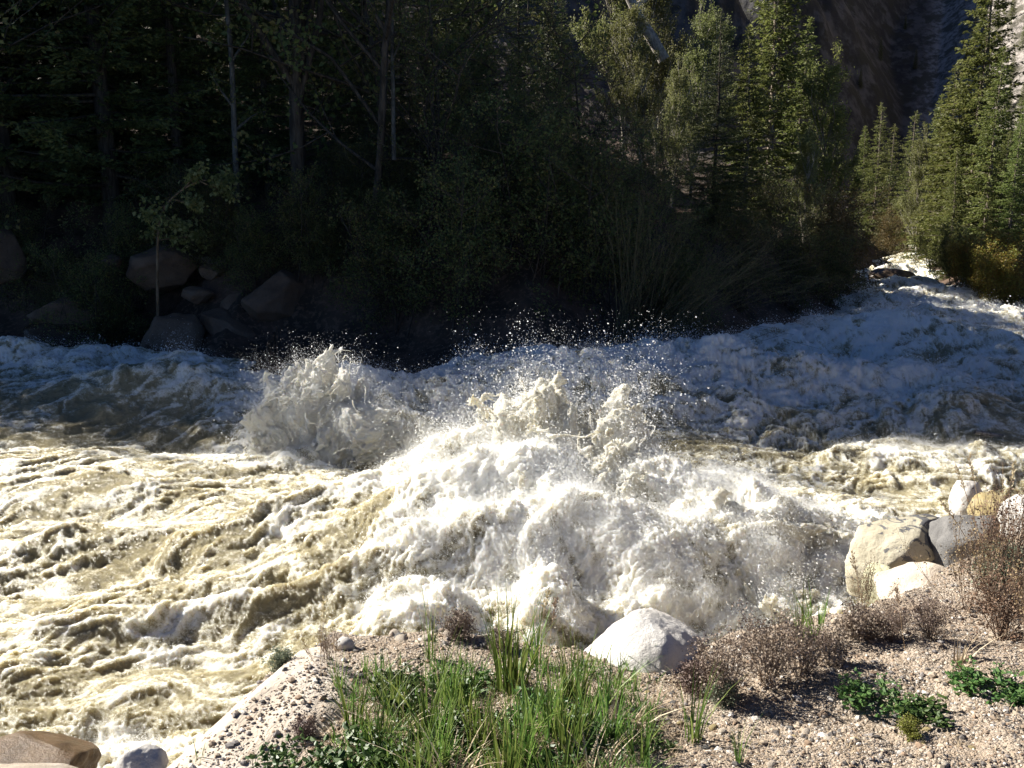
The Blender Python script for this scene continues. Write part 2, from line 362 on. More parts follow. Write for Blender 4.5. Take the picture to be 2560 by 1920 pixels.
def leafy(H, seed, n_main=7, spread=.55, leaf=.055, per=16, trunk_r=.011, upward=.5, z_first=.2, lv=3, stems=1, lean=(0, 0), twist=.25, drop=0.0, dens=1.0):
    rg = np.random.default_rng(seed); segs = []; ends = []
    def path(p, d, L, n, wob):
        pts = [p]; d = d/np.linalg.norm(d)
        for i in range(n):
            d = d+rg.normal(0, wob, 3)+np.array([0, 0, upward*.06-drop*.12]); d /= np.linalg.norm(d)
            pts.append(pts[-1]+d*L/n)
        return np.array(pts), d
    def grow(p, d, L, r, lvl):
        n = 6 if lvl == 0 else 4
        pts, dend = path(p, d, L, n, twist*(.35 if lvl == 0 else 1)*.6)
        s = np.linspace(0, 1, len(pts)); segs.append((pts, r*(1-s*.75)+.0015))
        if lvl >= lv:
            ends.append((pts, L)); return
        k = n_main if lvl == 0 else rg.integers(3, 6)
        lo = z_first if lvl == 0 else .2
        for i in range(int(k*(2 if lvl == 0 else 1))):
            t_ = rg.uniform(lo, 1); q = np.array([np.interp(t_, s, pts[:, j]) for j in range(3)])
            i0 = min(int(t_*n), n-1); ax = pts[i0+1]-pts[i0]; ax /= np.linalg.norm(ax)
            dd = ax*(1-spread)+rdir(rg, 1)[0]*spread*1.2+np.array([0, 0, upward*.35]); dd /= np.linalg.norm(dd)
            grow(q, dd, L*(rg.uniform(.32, .55) if lvl == 0 else rg.uniform(.4, .65))*(1.15-.5*t_), r*(.45), lvl+1)
        ends.append((pts[len(pts)//2:], L*.5))
    for i in range(stems):
        d0 = np.array([lean[0], lean[1], 1.0])+(rg.normal(0, .35, 3)*np.array([1, 1, 0]) if stems > 1 else 0)
        grow(np.array([rg.normal(0, .12) if stems > 1 else 0, rg.normal(0, .12) if stems > 1 else 0, -.15]), d0, H*(rg.uniform(.75, 1) if stems > 1 else 1), trunk_r*H/(1 if stems == 1 else 1.8), 0)
    C = []; D = []; RN = []
    for pts, L in ends:
        k = max(3, int(per*dens*rg.uniform(.5, 1.5)))
        t_ = rg.uniform(0, 1, k)*(len(pts)-1); i0 = t_.astype(int).clip(0, len(pts)-2); fr = t_-i0
        q = pts[i0]*(1-fr)[:, None]+pts[i0+1]*fr[:, None]+rg.normal(0, .05+leaf*.5, (k, 3))
        C.append(q); D.append(rdir(rg, k)+np.array([0, 0, -.3])); RN.append(np.clip(rg.normal(.5, .2, k)+rg.normal(0, .15), 0, 1))
    c = np.concatenate(C); d = np.concatenate(D); rn = np.concatenate(RN)
    L = leaf*rg.uniform(.6, 1.3, len(c)); tv, tf = tubes(segs, 4)
    print('leafy', len(c), len(segs))
    return mesh_np('trunk', tv, tf), cards_mesh('crown', c, d, rg, L, L*.75, rn)
def tree(name, meshes, mats, x, y, s=1.0, rz=0.0, label=None, cat='tree', group=None, sink=.15, sz=None, names=('trunk', 'crown'), z=None):
    e = obj(name, None, loc=(x, y, (th(x, y) if z is None else z)-sink), rotz=rz, label=label, cat=cat, group=group)
    e.scale = (s, s, s if sz is None else sz)
    for nm, me, mt in zip(names, meshes, mats):
        o = bpy.data.objects.new(nm, me); COL.objects.link(o); o.parent = e
        if not me.materials: me.materials.append(mt)
        if me.materials[0] is not mt: o.material_slots[0].link = 'OBJECT'; o.material_slots[0].material = mt
    return e
def wx(px, Y): return float(aty(px, 205, Y)[0])
import time; _t0 = time.time()
SPA = spruce(15, 2.7, 1, z0=1.2, gap=.30, nb=6, card=.12)
SPB = spruce(14, 2.3, 2, z0=.6, gap=.28, nb=6, card=.10, bare=.15)
SPC = spruce(9, 1.45, 3, z0=.3, gap=.2, nb=6, card=.09, sag=-.1)
SPL = spruce(14, 2.5, 6, z0=.8, gap=.27, nb=7, card=.17, fill=5.0)
SPM = spruce(12.5, 2.1, 7, z0=.5, gap=.26, nb=7, card=.16, fill=4.6, bare=.1)
BRD = leafy(9, 16, n_main=13, per=40, leaf=.10, z_first=.08, upward=1.5, spread=.38)
SPN = spruce(14, 3.3, 4, z0=1.0, gap=.33, nb=6, card=.09, lush=1.5, sag=-.12)
BLA = leafy(10, 11, n_main=9, per=22, leaf=.075, z_first=.12)
BLB = leafy(9, 12, n_main=9, per=22, leaf=.07, z_first=.1, stems=2, spread=.6)
BLC = leafy(8, 13, n_main=9, per=17, leaf=.085, z_first=.15, upward=.9, spread=.4)
BSH = leafy(3.2, 14, n_main=6, per=9, leaf=.05, z_first=.05, stems=5, spread=.6)
WIL = leafy(2.3, 15, n_main=5, per=10, leaf=.05, z_first=.25, stems=9, spread=.45, upward=1.0)
print('trees', time.time()-_t0)
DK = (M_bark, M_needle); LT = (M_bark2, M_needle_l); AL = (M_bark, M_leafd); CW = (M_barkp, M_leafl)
GF = 'shaded trees of the far bank forest'
LITPT = [(9.3, 18.6, .5), (10.5, 20.5, .5), (12.5, 23, .5), (11.5, 25.5, .4), (14.5, 30, .4), (16, 34, .5), (10, 36, 5), (11.5, 34, 3.5), (9.4, 32.5, 5), (5.4, 35, 6.5), (4.5, 39, 6), (22, 60, 3), (24, 62, 3), (20, 43, 2), (19, 41, 2), (17, 38, 2.5), (16, 31, 1), (21, 50, 2), (25, 52, 2)]+[(float(i), 10.9, .3) for i in range(-16, 7)]
_sh = np.array([S.x, S.y]); _sl = np.linalg.norm(_sh); _sh = _sh/_sl
def allowed(x, y, rad=3.2):
    """how tall a tree may stand here and still let the sun reach the lit places of the photograph"""
    best = 99.0
    for a, b_, c_ in LITPT:
        dx, dy = x-a, y-b_; al = dx*_sh[0]+dy*_sh[1]; ac = abs(dx*_sh[1]-dy*_sh[0])
        if al > 1 and ac < rad: best = min(best, c_+al*S.z/_sl+ac*.8)
    return best
# dark front row along the far bank: (px, Y, meshes, mats, scale, label)
row = [
 (-560, 27, SPA, DK, 1.15, None), (-680, 24, BLA, AL, 1.6, None), (-800, 26, SPA, DK, 1.2, None), (-450, 24, SPA, DK, 1.1, None), (-940, 26, SPA, DK, 1.2, None),
 (-330, 27, SPA, DK, 1.05, None), (-250, 24, BLA, AL, 1.3, None), (-180, 26, SPB, DK, 1.1, None), (-110, 24, SPA, DK, 1.0, None), (-60, 27, BLA, AL, 1.35, None),
 (8, 25, SPN, DK, 1.05, 'dark spruce with long layered boughs at the far left edge'),
 (112, 24.5, SPN, DK, 1.0, 'dark spruce with wide flat boughs right above the reddish needle slope'),
 (205, 27, SPA, DK, 1.1, 'tall dark spruce behind the leaning sapling and the boulders'),
 (340, 26, SPB, DK, 1.15, 'dark conifer with a thick bare trunk behind the alders'),
 (300, 21.5, BLA, AL, 1.25, 'dark leafy tree above the cluster of grey boulders on the far bank'),
 (372, 21, BLB, AL, 1.3, 'dark leafy tree with two stems left of the middle of the far bank'),
 (440, 20.5, BLA, AL, 1.4, 'broad dark leafy tree in the middle of the far bank'),
 (515, 20.5, BLB, AL, 1.45, 'dark leafy tree standing over the shaded earth bank'),
 (585, 22, BLA, AL, 1.35, 'dark leafy tree left of the arching bare willow stems'),
 (655, 24.5, BLB, AL, .52, 'dim green tree right behind the arching bare willow stems'),
 (713, 26.5, SPN, DK, .80, 'big black spruce standing in shade between the sunlit trees'),
 (470, 25, SPA, DK, 1.1, None), (405, 27.5, SPB, DK, 1.15, None), (545, 26.5, SPB, DK, 1.1, None),
 (255, 29.5, SPB, DK, 1.15, None), (150, 31, SPA, DK, 1.1, None), (60, 30, SPB, DK, 1.1, None), (-20, 32, SPA, DK, 1.1, None), (300, 34, SPA, DK, 1.1, None), (430, 33, BLA, AL, 1.5, None),
 (-400, 33, SPB, DK, 1.1, None), (-140, 33, SPA, DK, 1.1, None),
]
rs = random.Random(5)
row += [(px_, Y_, m_, t_, s_, None) for px_, Y_, m_, t_, s_ in [(-1050, 24, SPA, DK, 1.4), (-740, 30, SPB, DK, 1.5), (-620, 31, SPA, DK, 1.5), (-500, 30, SPB, DK, 1.5), (-380, 29, SPA, DK, 1.45), (-300, 31, SPB, DK, 1.5), (-210, 29, SPA, DK, 1.45), (-90, 30, SPA, DK, 1.45), (30, 28, SPB, DK, 1.45), (100, 28, SPA, DK, 1.4), (180, 24.5, SPB, DK, 1.25), (-420, 24, BLA, AL, 1.6), (-200, 23, BLB, AL, 1.6), (-20, 24, BLA, AL, 1.5), (270, 25, SPA, DK, 1.35), (370, 24.5, SPB, DK, 1.35), (450, 29, SPA, DK, 1.4), (520, 29, SPB, DK, 1.3)]]
HT = {SPA[1].name: 15, SPB[1].name: 14, SPN[1].name: 14, BLA[1].name: 11.5, BLB[1].name: 10.5}
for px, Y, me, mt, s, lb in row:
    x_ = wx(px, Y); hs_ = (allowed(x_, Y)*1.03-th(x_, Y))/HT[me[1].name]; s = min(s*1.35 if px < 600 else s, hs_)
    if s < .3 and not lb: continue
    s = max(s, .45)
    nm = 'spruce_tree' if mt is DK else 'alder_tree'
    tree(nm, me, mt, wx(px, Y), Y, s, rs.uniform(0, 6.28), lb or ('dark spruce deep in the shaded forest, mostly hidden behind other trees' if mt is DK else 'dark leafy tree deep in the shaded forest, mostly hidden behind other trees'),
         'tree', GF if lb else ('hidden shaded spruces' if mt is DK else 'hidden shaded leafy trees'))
rb = random.Random(8)
for i in range(16):
    px = 60+i*36+rb.uniform(-12, 12); Y = rb.uniform(31, 39); x_ = wx(px, Y); me, mt, h0 = rb.choice([(SPA, DK, 15), (SPB, DK, 14), (SPN, DK, 14)])
    s = min(1.3, (allowed(x_, Y)-th(x_, Y))/h0)
    if s > .35: tree('spruce_tree', me, mt, x_, Y, s, rb.uniform(0, 6), 'dark spruce deep in the shaded forest, mostly hidden behind other trees', 'tree', 'hidden shaded spruces')

for i in range(26):
    px = rb.choice([rb.uniform(255, 420), rb.uniform(0, 260), rb.uniform(420, 700)]); Y = rb.uniform(19.6, 22.5) if px < 420 else rb.uniform(18.5, 22)
    tree('alder_shrub', BSH, AL, wx(px, Y), Y, rb.uniform(.45, .9), rb.uniform(0, 6), 'small dark shrub in the undergrowth between the bigger shrubs of the shaded bank', 'shrub', 'undergrowth shrubs on the shaded bank', sink=.2, names=('stems', 'foliage'))
# sunlit trees up the valley
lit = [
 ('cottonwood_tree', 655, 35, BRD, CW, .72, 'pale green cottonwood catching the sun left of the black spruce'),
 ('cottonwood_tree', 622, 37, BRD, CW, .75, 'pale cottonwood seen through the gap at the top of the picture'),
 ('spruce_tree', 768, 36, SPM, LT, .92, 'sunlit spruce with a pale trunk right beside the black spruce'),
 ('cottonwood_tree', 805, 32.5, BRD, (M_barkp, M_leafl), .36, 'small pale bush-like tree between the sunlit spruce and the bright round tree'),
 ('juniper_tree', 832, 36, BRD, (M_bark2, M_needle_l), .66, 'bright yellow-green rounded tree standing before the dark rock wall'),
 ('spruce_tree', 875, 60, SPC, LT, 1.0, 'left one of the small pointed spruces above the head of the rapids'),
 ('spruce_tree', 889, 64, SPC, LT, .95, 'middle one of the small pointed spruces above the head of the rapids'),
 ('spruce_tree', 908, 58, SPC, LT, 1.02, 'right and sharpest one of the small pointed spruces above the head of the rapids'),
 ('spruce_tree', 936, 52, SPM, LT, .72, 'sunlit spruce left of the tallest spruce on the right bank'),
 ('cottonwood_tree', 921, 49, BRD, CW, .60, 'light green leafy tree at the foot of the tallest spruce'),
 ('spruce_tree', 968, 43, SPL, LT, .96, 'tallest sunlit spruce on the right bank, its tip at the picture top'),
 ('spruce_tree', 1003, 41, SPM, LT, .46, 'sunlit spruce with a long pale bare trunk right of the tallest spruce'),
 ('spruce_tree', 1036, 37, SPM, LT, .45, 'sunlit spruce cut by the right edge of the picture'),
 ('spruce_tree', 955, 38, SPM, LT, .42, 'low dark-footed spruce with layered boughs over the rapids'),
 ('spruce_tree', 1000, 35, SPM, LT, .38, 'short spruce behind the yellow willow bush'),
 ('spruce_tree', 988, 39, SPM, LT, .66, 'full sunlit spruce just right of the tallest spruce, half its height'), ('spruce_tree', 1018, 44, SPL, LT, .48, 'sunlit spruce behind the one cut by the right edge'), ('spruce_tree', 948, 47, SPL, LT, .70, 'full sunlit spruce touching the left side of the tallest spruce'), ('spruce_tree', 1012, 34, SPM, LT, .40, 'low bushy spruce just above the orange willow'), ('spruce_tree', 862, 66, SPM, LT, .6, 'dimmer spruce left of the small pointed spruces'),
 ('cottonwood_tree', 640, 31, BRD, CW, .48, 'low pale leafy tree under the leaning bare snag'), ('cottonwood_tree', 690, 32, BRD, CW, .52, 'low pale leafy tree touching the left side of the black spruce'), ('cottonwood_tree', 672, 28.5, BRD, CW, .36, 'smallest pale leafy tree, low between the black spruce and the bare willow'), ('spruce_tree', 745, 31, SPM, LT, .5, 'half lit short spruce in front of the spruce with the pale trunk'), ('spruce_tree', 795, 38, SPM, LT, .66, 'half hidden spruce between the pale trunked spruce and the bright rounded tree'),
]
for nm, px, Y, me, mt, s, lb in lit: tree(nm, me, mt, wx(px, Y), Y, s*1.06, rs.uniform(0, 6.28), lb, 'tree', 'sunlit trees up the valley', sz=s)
# shrubs on the far bank edge
sh = [(300, 19.8, BSH, AL, .8), (395, 18.3, BSH, AL, 1.0), (470, 17.8, BSH, AL, 1.0), (540, 18.2, BSH, AL, 1.1), (600, 18.6, BSH, AL, 1.1), (690, 21.5, BSH, AL, .8), (745, 23.5, BSH, AL, .8), (790, 25.5, BSH, AL, .8), (830, 28, BSH, AL, .8), (815, 31, BSH, AL, .75), (770, 28, BSH, AL, .8), (725, 26, BSH, AL, .8)]
shl = ['shaded shrub right of the boulder cluster', 'dark shrub hanging over the shaded water behind the spray burst', 'dark shrub at the water edge above the middle of the river', 'dark shrub over the brown earth bank', 'dark shrub at the foot of the arching bare willow', 'leafy shrub overhanging the blue rapids, nearest of the overhanging ones',
       'leafy shrub overhanging the blue rapids, middle of the row', 'leafy shrub with drooping tips touching the water', 'leafy shrub at the end of the overhanging row by the upstream bend', 'dark rounded shrub behind the bend of the river', 'dark shrub below the sunlit spruce with the pale trunk', 'dark shrub at the foot of the black spruce']
for (px, Y, me, mt, s), lb in zip(sh, shl): tree('alder_shrub', me, mt, wx(px, Y), Y, s, rs.uniform(0, 6.28), lb, 'shrub', 'shrubs along the far bank', sink=.3, names=('stems', 'foliage'))
tree('russet_shrub', BSH, (M_stem, M_leafr), wx(838, 29.5), 29.5, 1.15, 1, 'russet leafed shrub at the far end of the overhanging row', 'shrub', sink=.2, names=('stems', 'foliage'))
tree('russet_shrub', BSH, (M_stem, M_leafr), wx(893, 52), 52, 1.0, 2, 'small russet shrub below the pointed spruces', 'shrub', sink=.2, names=('stems', 'foliage'))
tree('willow_bush', WIL, (M_stem, M_leafy), wx(985, 30), 30, .95, 1, 'yellow-green willow bush with orange stems on the right bank', 'bush', 'yellow willow bushes', sink=.2, names=('stems', 'foliage'))
tree('willow_bush', WIL, (M_stem, M_leafy), wx(1020, 29), 29, 1.1, 2.6, 'orange and yellow willow bush cut by the right edge', 'bush', 'yellow willow bushes', sink=.2, names=('stems', 'foliage'))
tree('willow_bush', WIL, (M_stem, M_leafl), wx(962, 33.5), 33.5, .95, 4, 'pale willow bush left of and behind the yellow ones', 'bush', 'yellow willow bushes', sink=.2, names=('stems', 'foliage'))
# ------------------------------------------------------------------ rocks
def hit(px, py):
    d = ray(px, py); t = np.concatenate([np.linspace(1.5, 12, 400), np.exp(np.linspace(math.log(12), math.log(420), 900))])
    p = EYE[None]+d[None]*t[:, None]; z = tg(p[:, 0], p[:, 1]); k = np.argmax(p[:, 2] < z)
    return p[k]
def rock_mat(name, cols, speck=(.05, .05, .05), spk=.35, scale=1.0, tone2=None, wet=.85):
    m, t, out = newmat(name); b = NB(t); c_ = b.coord().outputs['Object']; oi = b.n('ShaderNodeObjectInfo').outputs['Random']
    off = b.n('ShaderNodeVectorMath', {0: c_, 1: b.n('ShaderNodeCombineXYZ', {0: b.math('MULTIPLY', oi, 30.0)}).outputs[0]}, operation='ADD').outputs[0]
    n1 = b.noise(off, 2.2*scale, 7, .6); n2_ = b.noise(off, 60*scale, 3, .7); n3_ = b.noise(off, 14*scale, 5, .65)
    c = b.ramp(n1, [(0.25+.5*i/max(1, len(cols)-1), cols[i]) for i in range(len(cols))])
    if tone2:
        v = b.noise(off, 3.2, 4, .55, 1.5); sx = b.n('ShaderNodeSeparateXYZ', {0: c_}).outputs[0]
        c = b.mix(b.smooth(b.math('ADD', v, b.math('MULTIPLY', sx, .16)), .465, .485), c, C4(*tone2))
    c = b.mix(b.math('MULTIPLY', b.smooth(n2_, .56, .66), spk), c, C4(*speck))
    c = b.mix(b.math('MULTIPLY', b.smooth(n3_, .52, .7), .3), c, C4(*[x*.55 for x in cols[0]]))
    bp = b.n('ShaderNodeBump', {'Strength': .7, 'Distance': .015, 'Height': b.math('ADD', n3_, b.math('MULTIPLY', n2_, .35))})
    pb = b.n('ShaderNodeBsdfPrincipled', {'Base Color': c, 'Roughness': wet, 'Specular IOR Level': .3, 'Normal': bp.outputs[0]})
    t.links.new(pb.outputs[0], out.inputs[0]); return m
MR_cream = rock_mat('cream_granite', [(.40, .33, .26), (.50, .43, .35), (.56, .50, .44)], spk=.25)
MR_white = rock_mat('white_granite', [(.50, .47, .43), (.60, .57, .53), (.66, .64, .61)], (.2, .17, .15), .3)
MR_grey = rock_mat('grey_granite', [(.09, .085, .083), (.15, .145, .14), (.22, .21, .20)], (.03, .03, .03), .5)
MR_two = rock_mat('two_tone_rock', [(.37, .33, .24), (.44, .40, .30), (.50, .46, .37)], (.2, .17, .12), .25, 1, (.12, .12, .125))
MR_yel = rock_mat('yellow_lichen_rock', [(.26, .20, .09), (.34, .27, .13), (.34, .30, .22)])
MR_grn = rock_mat('greenish_rock', [(.38, .37, .24), (.46, .45, .30), (.50, .48, .36)])
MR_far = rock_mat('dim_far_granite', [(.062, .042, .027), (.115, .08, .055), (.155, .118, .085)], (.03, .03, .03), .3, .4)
MR_dark = rock_mat('dark_wet_rock', [(.035, .026, .018), (.07, .05, .035), (.10, .075, .05)], wet=.25)
MR_brn = rock_mat('brown_wet_rock', [(.05, .03, .016), (.13, .08, .04), (.20, .13, .075)], wet=.3)
def ico(sub):
    import bmesh
    bm = bmesh.new(); bmesh.ops.create_icosphere(bm, subdivisions=sub, radius=1)
    v = np.array([x.co for x in bm.verts]); f = np.array([[q.index for q in x.verts] for x in bm.faces]); bm.free(); return v, f
ICO = {k: ico(k) for k in (1, 2, 5, 6)}
def rock_mesh(name, seed, sub=5, cuts=7, rough=.10, cutd=.72):
    v, f = ICO[sub]; v = v.copy(); rg = np.random.default_rng(seed)
    o = rg.uniform(0, 40, 3)
    v *= (1+.22*n3(v[:, 0]*1.1+o[0], v[:, 1]*1.1+o[1], v[:, 2]*1.1+o[2]))[:, None]
    for _ in range(cuts):
        n = rdir(rg, 1)[0]; d = rg.uniform(cutd-.08, cutd+.14); s = v@n-d
        v -= np.clip(s, 0, None)[:, None]*n*.93
    nv = v/np.linalg.norm(v, axis=1)[:, None]
    a = n3(v[:, 0]*2.7+o[0], v[:, 1]*2.7, v[:, 2]*2.7)*.6+n3(v[:, 0]*6+o[0], v[:, 1]*6, v[:, 2]*6)*.3+n3(v[:, 0]*15, v[:, 1]*15+o[1], v[:, 2]*15)*.12+n3(v[:, 0]*40, v[:, 1]*40+o[1], v[:, 2]*40)*.05
    v += nv*(a*rough)[:, None]
    return mesh_np(name, v, f, k=3)
def rock(name, c, r, seed, mat, label, rot=(0, 0, 0), group=None, cat='boulder', **k):
    o = obj(name, rock_mesh(name, seed, **k), mat, label=label, cat=cat, group=group)
    o.location = c; o.scale = r; o.rotation_euler = [R(a) for a in rot]; return o
A = lambda px, py, Y: tuple(aty(px, py, Y))
GB = 'boulders of the far bank'
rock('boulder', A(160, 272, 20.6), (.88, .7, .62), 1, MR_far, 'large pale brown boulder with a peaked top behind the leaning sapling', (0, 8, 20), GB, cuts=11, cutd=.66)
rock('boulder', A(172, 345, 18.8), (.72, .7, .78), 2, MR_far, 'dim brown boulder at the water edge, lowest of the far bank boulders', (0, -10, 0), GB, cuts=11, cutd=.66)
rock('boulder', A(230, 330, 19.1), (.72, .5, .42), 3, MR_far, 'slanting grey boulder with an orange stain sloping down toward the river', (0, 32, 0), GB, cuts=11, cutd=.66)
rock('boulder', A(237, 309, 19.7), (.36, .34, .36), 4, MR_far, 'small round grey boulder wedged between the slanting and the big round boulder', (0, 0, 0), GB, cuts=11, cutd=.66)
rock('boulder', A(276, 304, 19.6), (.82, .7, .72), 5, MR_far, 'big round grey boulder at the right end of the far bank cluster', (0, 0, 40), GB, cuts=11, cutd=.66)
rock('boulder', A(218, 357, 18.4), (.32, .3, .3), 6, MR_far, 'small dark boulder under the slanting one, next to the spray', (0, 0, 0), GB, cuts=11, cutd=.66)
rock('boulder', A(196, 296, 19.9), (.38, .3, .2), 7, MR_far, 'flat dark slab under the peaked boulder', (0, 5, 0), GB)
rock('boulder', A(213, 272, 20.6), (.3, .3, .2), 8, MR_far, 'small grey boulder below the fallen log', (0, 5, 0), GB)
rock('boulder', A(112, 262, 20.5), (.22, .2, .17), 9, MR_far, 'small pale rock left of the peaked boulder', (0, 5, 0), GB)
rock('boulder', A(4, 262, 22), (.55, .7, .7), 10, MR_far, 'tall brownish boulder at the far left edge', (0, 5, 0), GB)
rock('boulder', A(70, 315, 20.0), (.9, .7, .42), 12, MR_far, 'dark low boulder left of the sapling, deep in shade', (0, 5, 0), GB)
rock('boulder', A(60, 335, 19.6), (.7, .6, .35), 13, MR_dark, 'wet black boulder under the left spray', (0, 5, 0), GB)
rock('boulder', A(550, 393, 15.3), (1.25, .9, .62), 14, MR_dark, 'long dark brown boulder at the water edge in the middle of the far bank', (0, -6, 8), GB, cuts=11, cutd=.66)
rock('boulder', A(893, 281, 36), (.95, .8, .55), 15, MR_dark, 'black boulder splitting the river at the head of the rapids', (0, 5, 0), 'dark boulders upstream', cuts=4)
rock('boulder', A(932, 295, 34), (.8, .6, .35), 16, MR_dark, 'low dark rock at the foot of the right bank trees', (0, 5, 0), 'dark boulders upstream', cuts=4)
rock('boulder', A(938, 303, 31.5), (.35, .3, .2), 17, MR_far, 'small brown stone at the water line below the right bank trees', (0, 5, 0), 'dark boulders upstream', cuts=4)
# near bank
g0 = hit(300, 767)
CREAM = rock('boulder', (-.90, 2.98, 1.10), (.50, .92, .36), 21, MR_cream, 'smooth cream boulder half buried under gravel at the left end of the near bank', (0, 0, -22), cuts=2, rough=.05, sub=6)
rock('boulder', tuple(aty(143, 768, 2.72)), (.085, .08, .085), 22, MR_white, 'angular pale grey rock in the bottom left corner beside the cream boulder', (10, 0, 20), cuts=9, cutd=.68)
rock('boulder', tuple(aty(30, 768, 4.3)), (.36, .3, .12), 23, MR_brn, 'wet brown rock in the bottom left corner washed by foam', (0, 4, 10), cuts=6)
rock('boulder', tuple(aty(20, 790, 4.0)), (.42, .2, .1), 24, MR_cream, 'flat tan rock at the very bottom left below the wet brown one', (0, 4, 0), cuts=6)
rock('boulder', tuple(aty(646, 675, 3.60)), (.275, .27, .27), 25, MR_white, 'big white rounded boulder on the brink beside the dry brown bush', (0, -10, 20), cuts=3, rough=.06, sub=6)
rock('boulder', tuple(aty(912, 566, 6.1)), (.54, .45, .36), 26, MR_two, 'large riprap boulder, cream on the left and dark grey on the right', (0, 5, 12), cuts=16, sub=6, rough=.07, cutd=.62)
rock('boulder', tuple(aty(962, 548, 5.8)), (.26, .28, .30), 27, MR_grey, 'dark grey speckled boulder leaning on the large cream and grey one', (0, 5, 50), cuts=14, cutd=.62)
rock('boulder', tuple(aty(922, 604, 5.2)), (.30, .3, .24), 28, MR_cream, 'pale sandy boulder in front of the large cream and grey boulder', (0, 0, 0), cuts=3)
rock('boulder', tuple(aty(878, 590, 5.6)), (.11, .15, .17), 29, MR_grn, 'narrow greenish rock wedge between water and the pale sandy boulder', (0, 10, 0), cuts=8)
rock('boulder', tuple(aty(994, 512, 7.3)), (.18, .2, .18), 30, MR_yel, 'round ochre boulder behind the tall dry stalks', (0, 0, 0), cuts=3)
rock('boulder', tuple(aty(966, 505, 7.8)), (.20, .2, .22), 31, MR_white, 'pale grey boulder left of the ochre one', (0, 0, 0), cuts=4)
rock('boulder', tuple(aty(1024, 520, 7.0)), (.20, .2, .2), 32, MR_white, 'white boulder at the right edge next to the ochre one', (0, 0, 0), cuts=4)
for i, (px, py) in enumerate([(305, 672), (318, 662), (345, 645)]):
    h = hit(px, py+4); rock('stone', tuple(h+np.array([0, 0, .01])), (.05, .045, .04), 40+i, MR_white, ['white quartz stone right of the sage tuft on the brink', 'grey stone above the white quartz stone on the brink', 'knobbly stone on the brink left of the bare gravel rim'][i], (0, 20*i, 30*i), cat='stone', cuts=6, sub=2)
# loose stones: individual pieces lying on the gravel
rg = np.random.default_rng(77); smesh = [rock_mesh('stone', 60+i, sub=2 if i else 2, cuts=7, rough=.12) for i in range(6)]
SM = [MR_grey, MR_cream, MR_white, MR_cream, MR_grey, MR_yel]
for me, mt in zip(smesh, SM): me.materials.append(mt)
def stones(n, seed, box, smin, smax, label, group, near_edge=False):
    rg = np.random.default_rng(seed)
    for i in range(n):
        px, py = rg.uniform(box[0], box[2]), rg.uniform(box[1], box[3]); h = hit(px, py)
        if tg(h[0], h[1], D3) < .0 or h[1] > 8: continue
        k = int(rg.integers(0, 6)); s = rg.uniform(smin, smax)
        o = obj('stone', smesh[k], label=label, cat='stone', group=group); o.location = (h[0], h[1], h[2]+s*.2); o.scale = (s*rg.uniform(.8, 1.3), s*rg.uniform(.8, 1.2), s*rg.uniform(.5, .9)); o.rotation_euler = tuple(rg.uniform(0, 6, 3)*np.array([.1, .1, 1]))
stones(34, 1, (190, 640, 350, 768), .010, .026, 'loose stone lying on the gravel slope above the cream boulder', 'loose stones on the left gravel slope')
stones(26, 2, (330, 625, 500, 650), .012, .030, 'loose stone along the gravel rim at the edge above the water', 'loose stones on the gravel rim')
stones(60, 3, (640, 690, 1024, 768), .008, .020, 'loose stone on the gravel shoulder in the bottom right', 'loose stones on the right gravel shoulder')
# gravel: thousands of pebbles as one sheet of stuff
rg = np.random.default_rng(9); N = 60000
rr_ = np.sqrt(rg.uniform(2.0**2, 7.2**2, N*3)); aa_ = rg.uniform(R(-38), R(36), N*3); X = rr_*np.sin(aa_); Y = rr_*np.cos(aa_)
keepw = rg.uniform(0, 1, N*3) < np.clip(3.2/rr_, 0, 1)**1.5; X, Y = X[keepw], Y[keepw]
Z, D3p = tg(X, Y), tg(X, Y, D3); cl = n2(X*2.5, Y*2.5, 7)
from mathutils.bvhtree import BVHTree
bpy.context.view_layer.update()
_bv = BVHTree.FromPolygons([CREAM.matrix_world @ v.co for v in CREAM.data.vertices], [tuple(p.vertices) for p in CREAM.data.polygons])
bx = []
for _ in range(9000):
    qx, qy = rg.uniform(-1.4, -.35), rg.uniform(2.2, 3.9); hh = _bv.ray_cast(Vector((qx, qy, 3)), Vector((0, 0, -1)))
    if hh[0] is None or hh[1].z < .72 or hh[0].z < float(tg(qx, qy))-.01: continue
    side = (qx+.90)*.93-(qy-2.98)*.37+.10*float(n2(np.array([qx*5]), np.array([qy*5]), 3)[0])      # towards the land side the gravel covers the rock
    if rg.random() < np.clip((side+.13)/.16, 0, 1): bx.append((qx, qy, hh[0].z))
bx = np.array(bx); print('on boulder', len(bx))
kk = (D3p > -.35) & (rg.uniform(-.4, 1.0, len(X)) < cl+.75); X, Y, Z = X[kk][:N], Y[kk][:N], Z[kk][:N]; X = np.concatenate([X, bx[:, 0]]); Y = np.concatenate([Y, bx[:, 1]]); Z = np.concatenate([Z, bx[:, 2]]); n = len(X)
sz = np.minimum(.0023*(1+rg.pareto(2.5, n)), .012)
v0, f0 = ICO[1]; v0 = v0*1.0
vv = v0[None]*(1+rg.uniform(-.28, .28, (n, len(v0), 1)))*np.stack([rg.uniform(.8, 1.5, n), rg.uniform(.8, 1.4, n), rg.uniform(.5, .9, n)], 1)[:, None]*sz[:, None, None]
an = rg.uniform(0, 6.28, n); ca, sa = np.cos(an)[:, None], np.sin(an)[:, None]
vx = vv[..., 0]*ca-vv[..., 1]*sa; vy = vv[..., 0]*sa+vv[..., 1]*ca
vv = np.stack([vx+X[:, None], vy+Y[:, None], vv[..., 2]+(Z+sz*.25)[:, None]], -1).reshape(-1, 3)
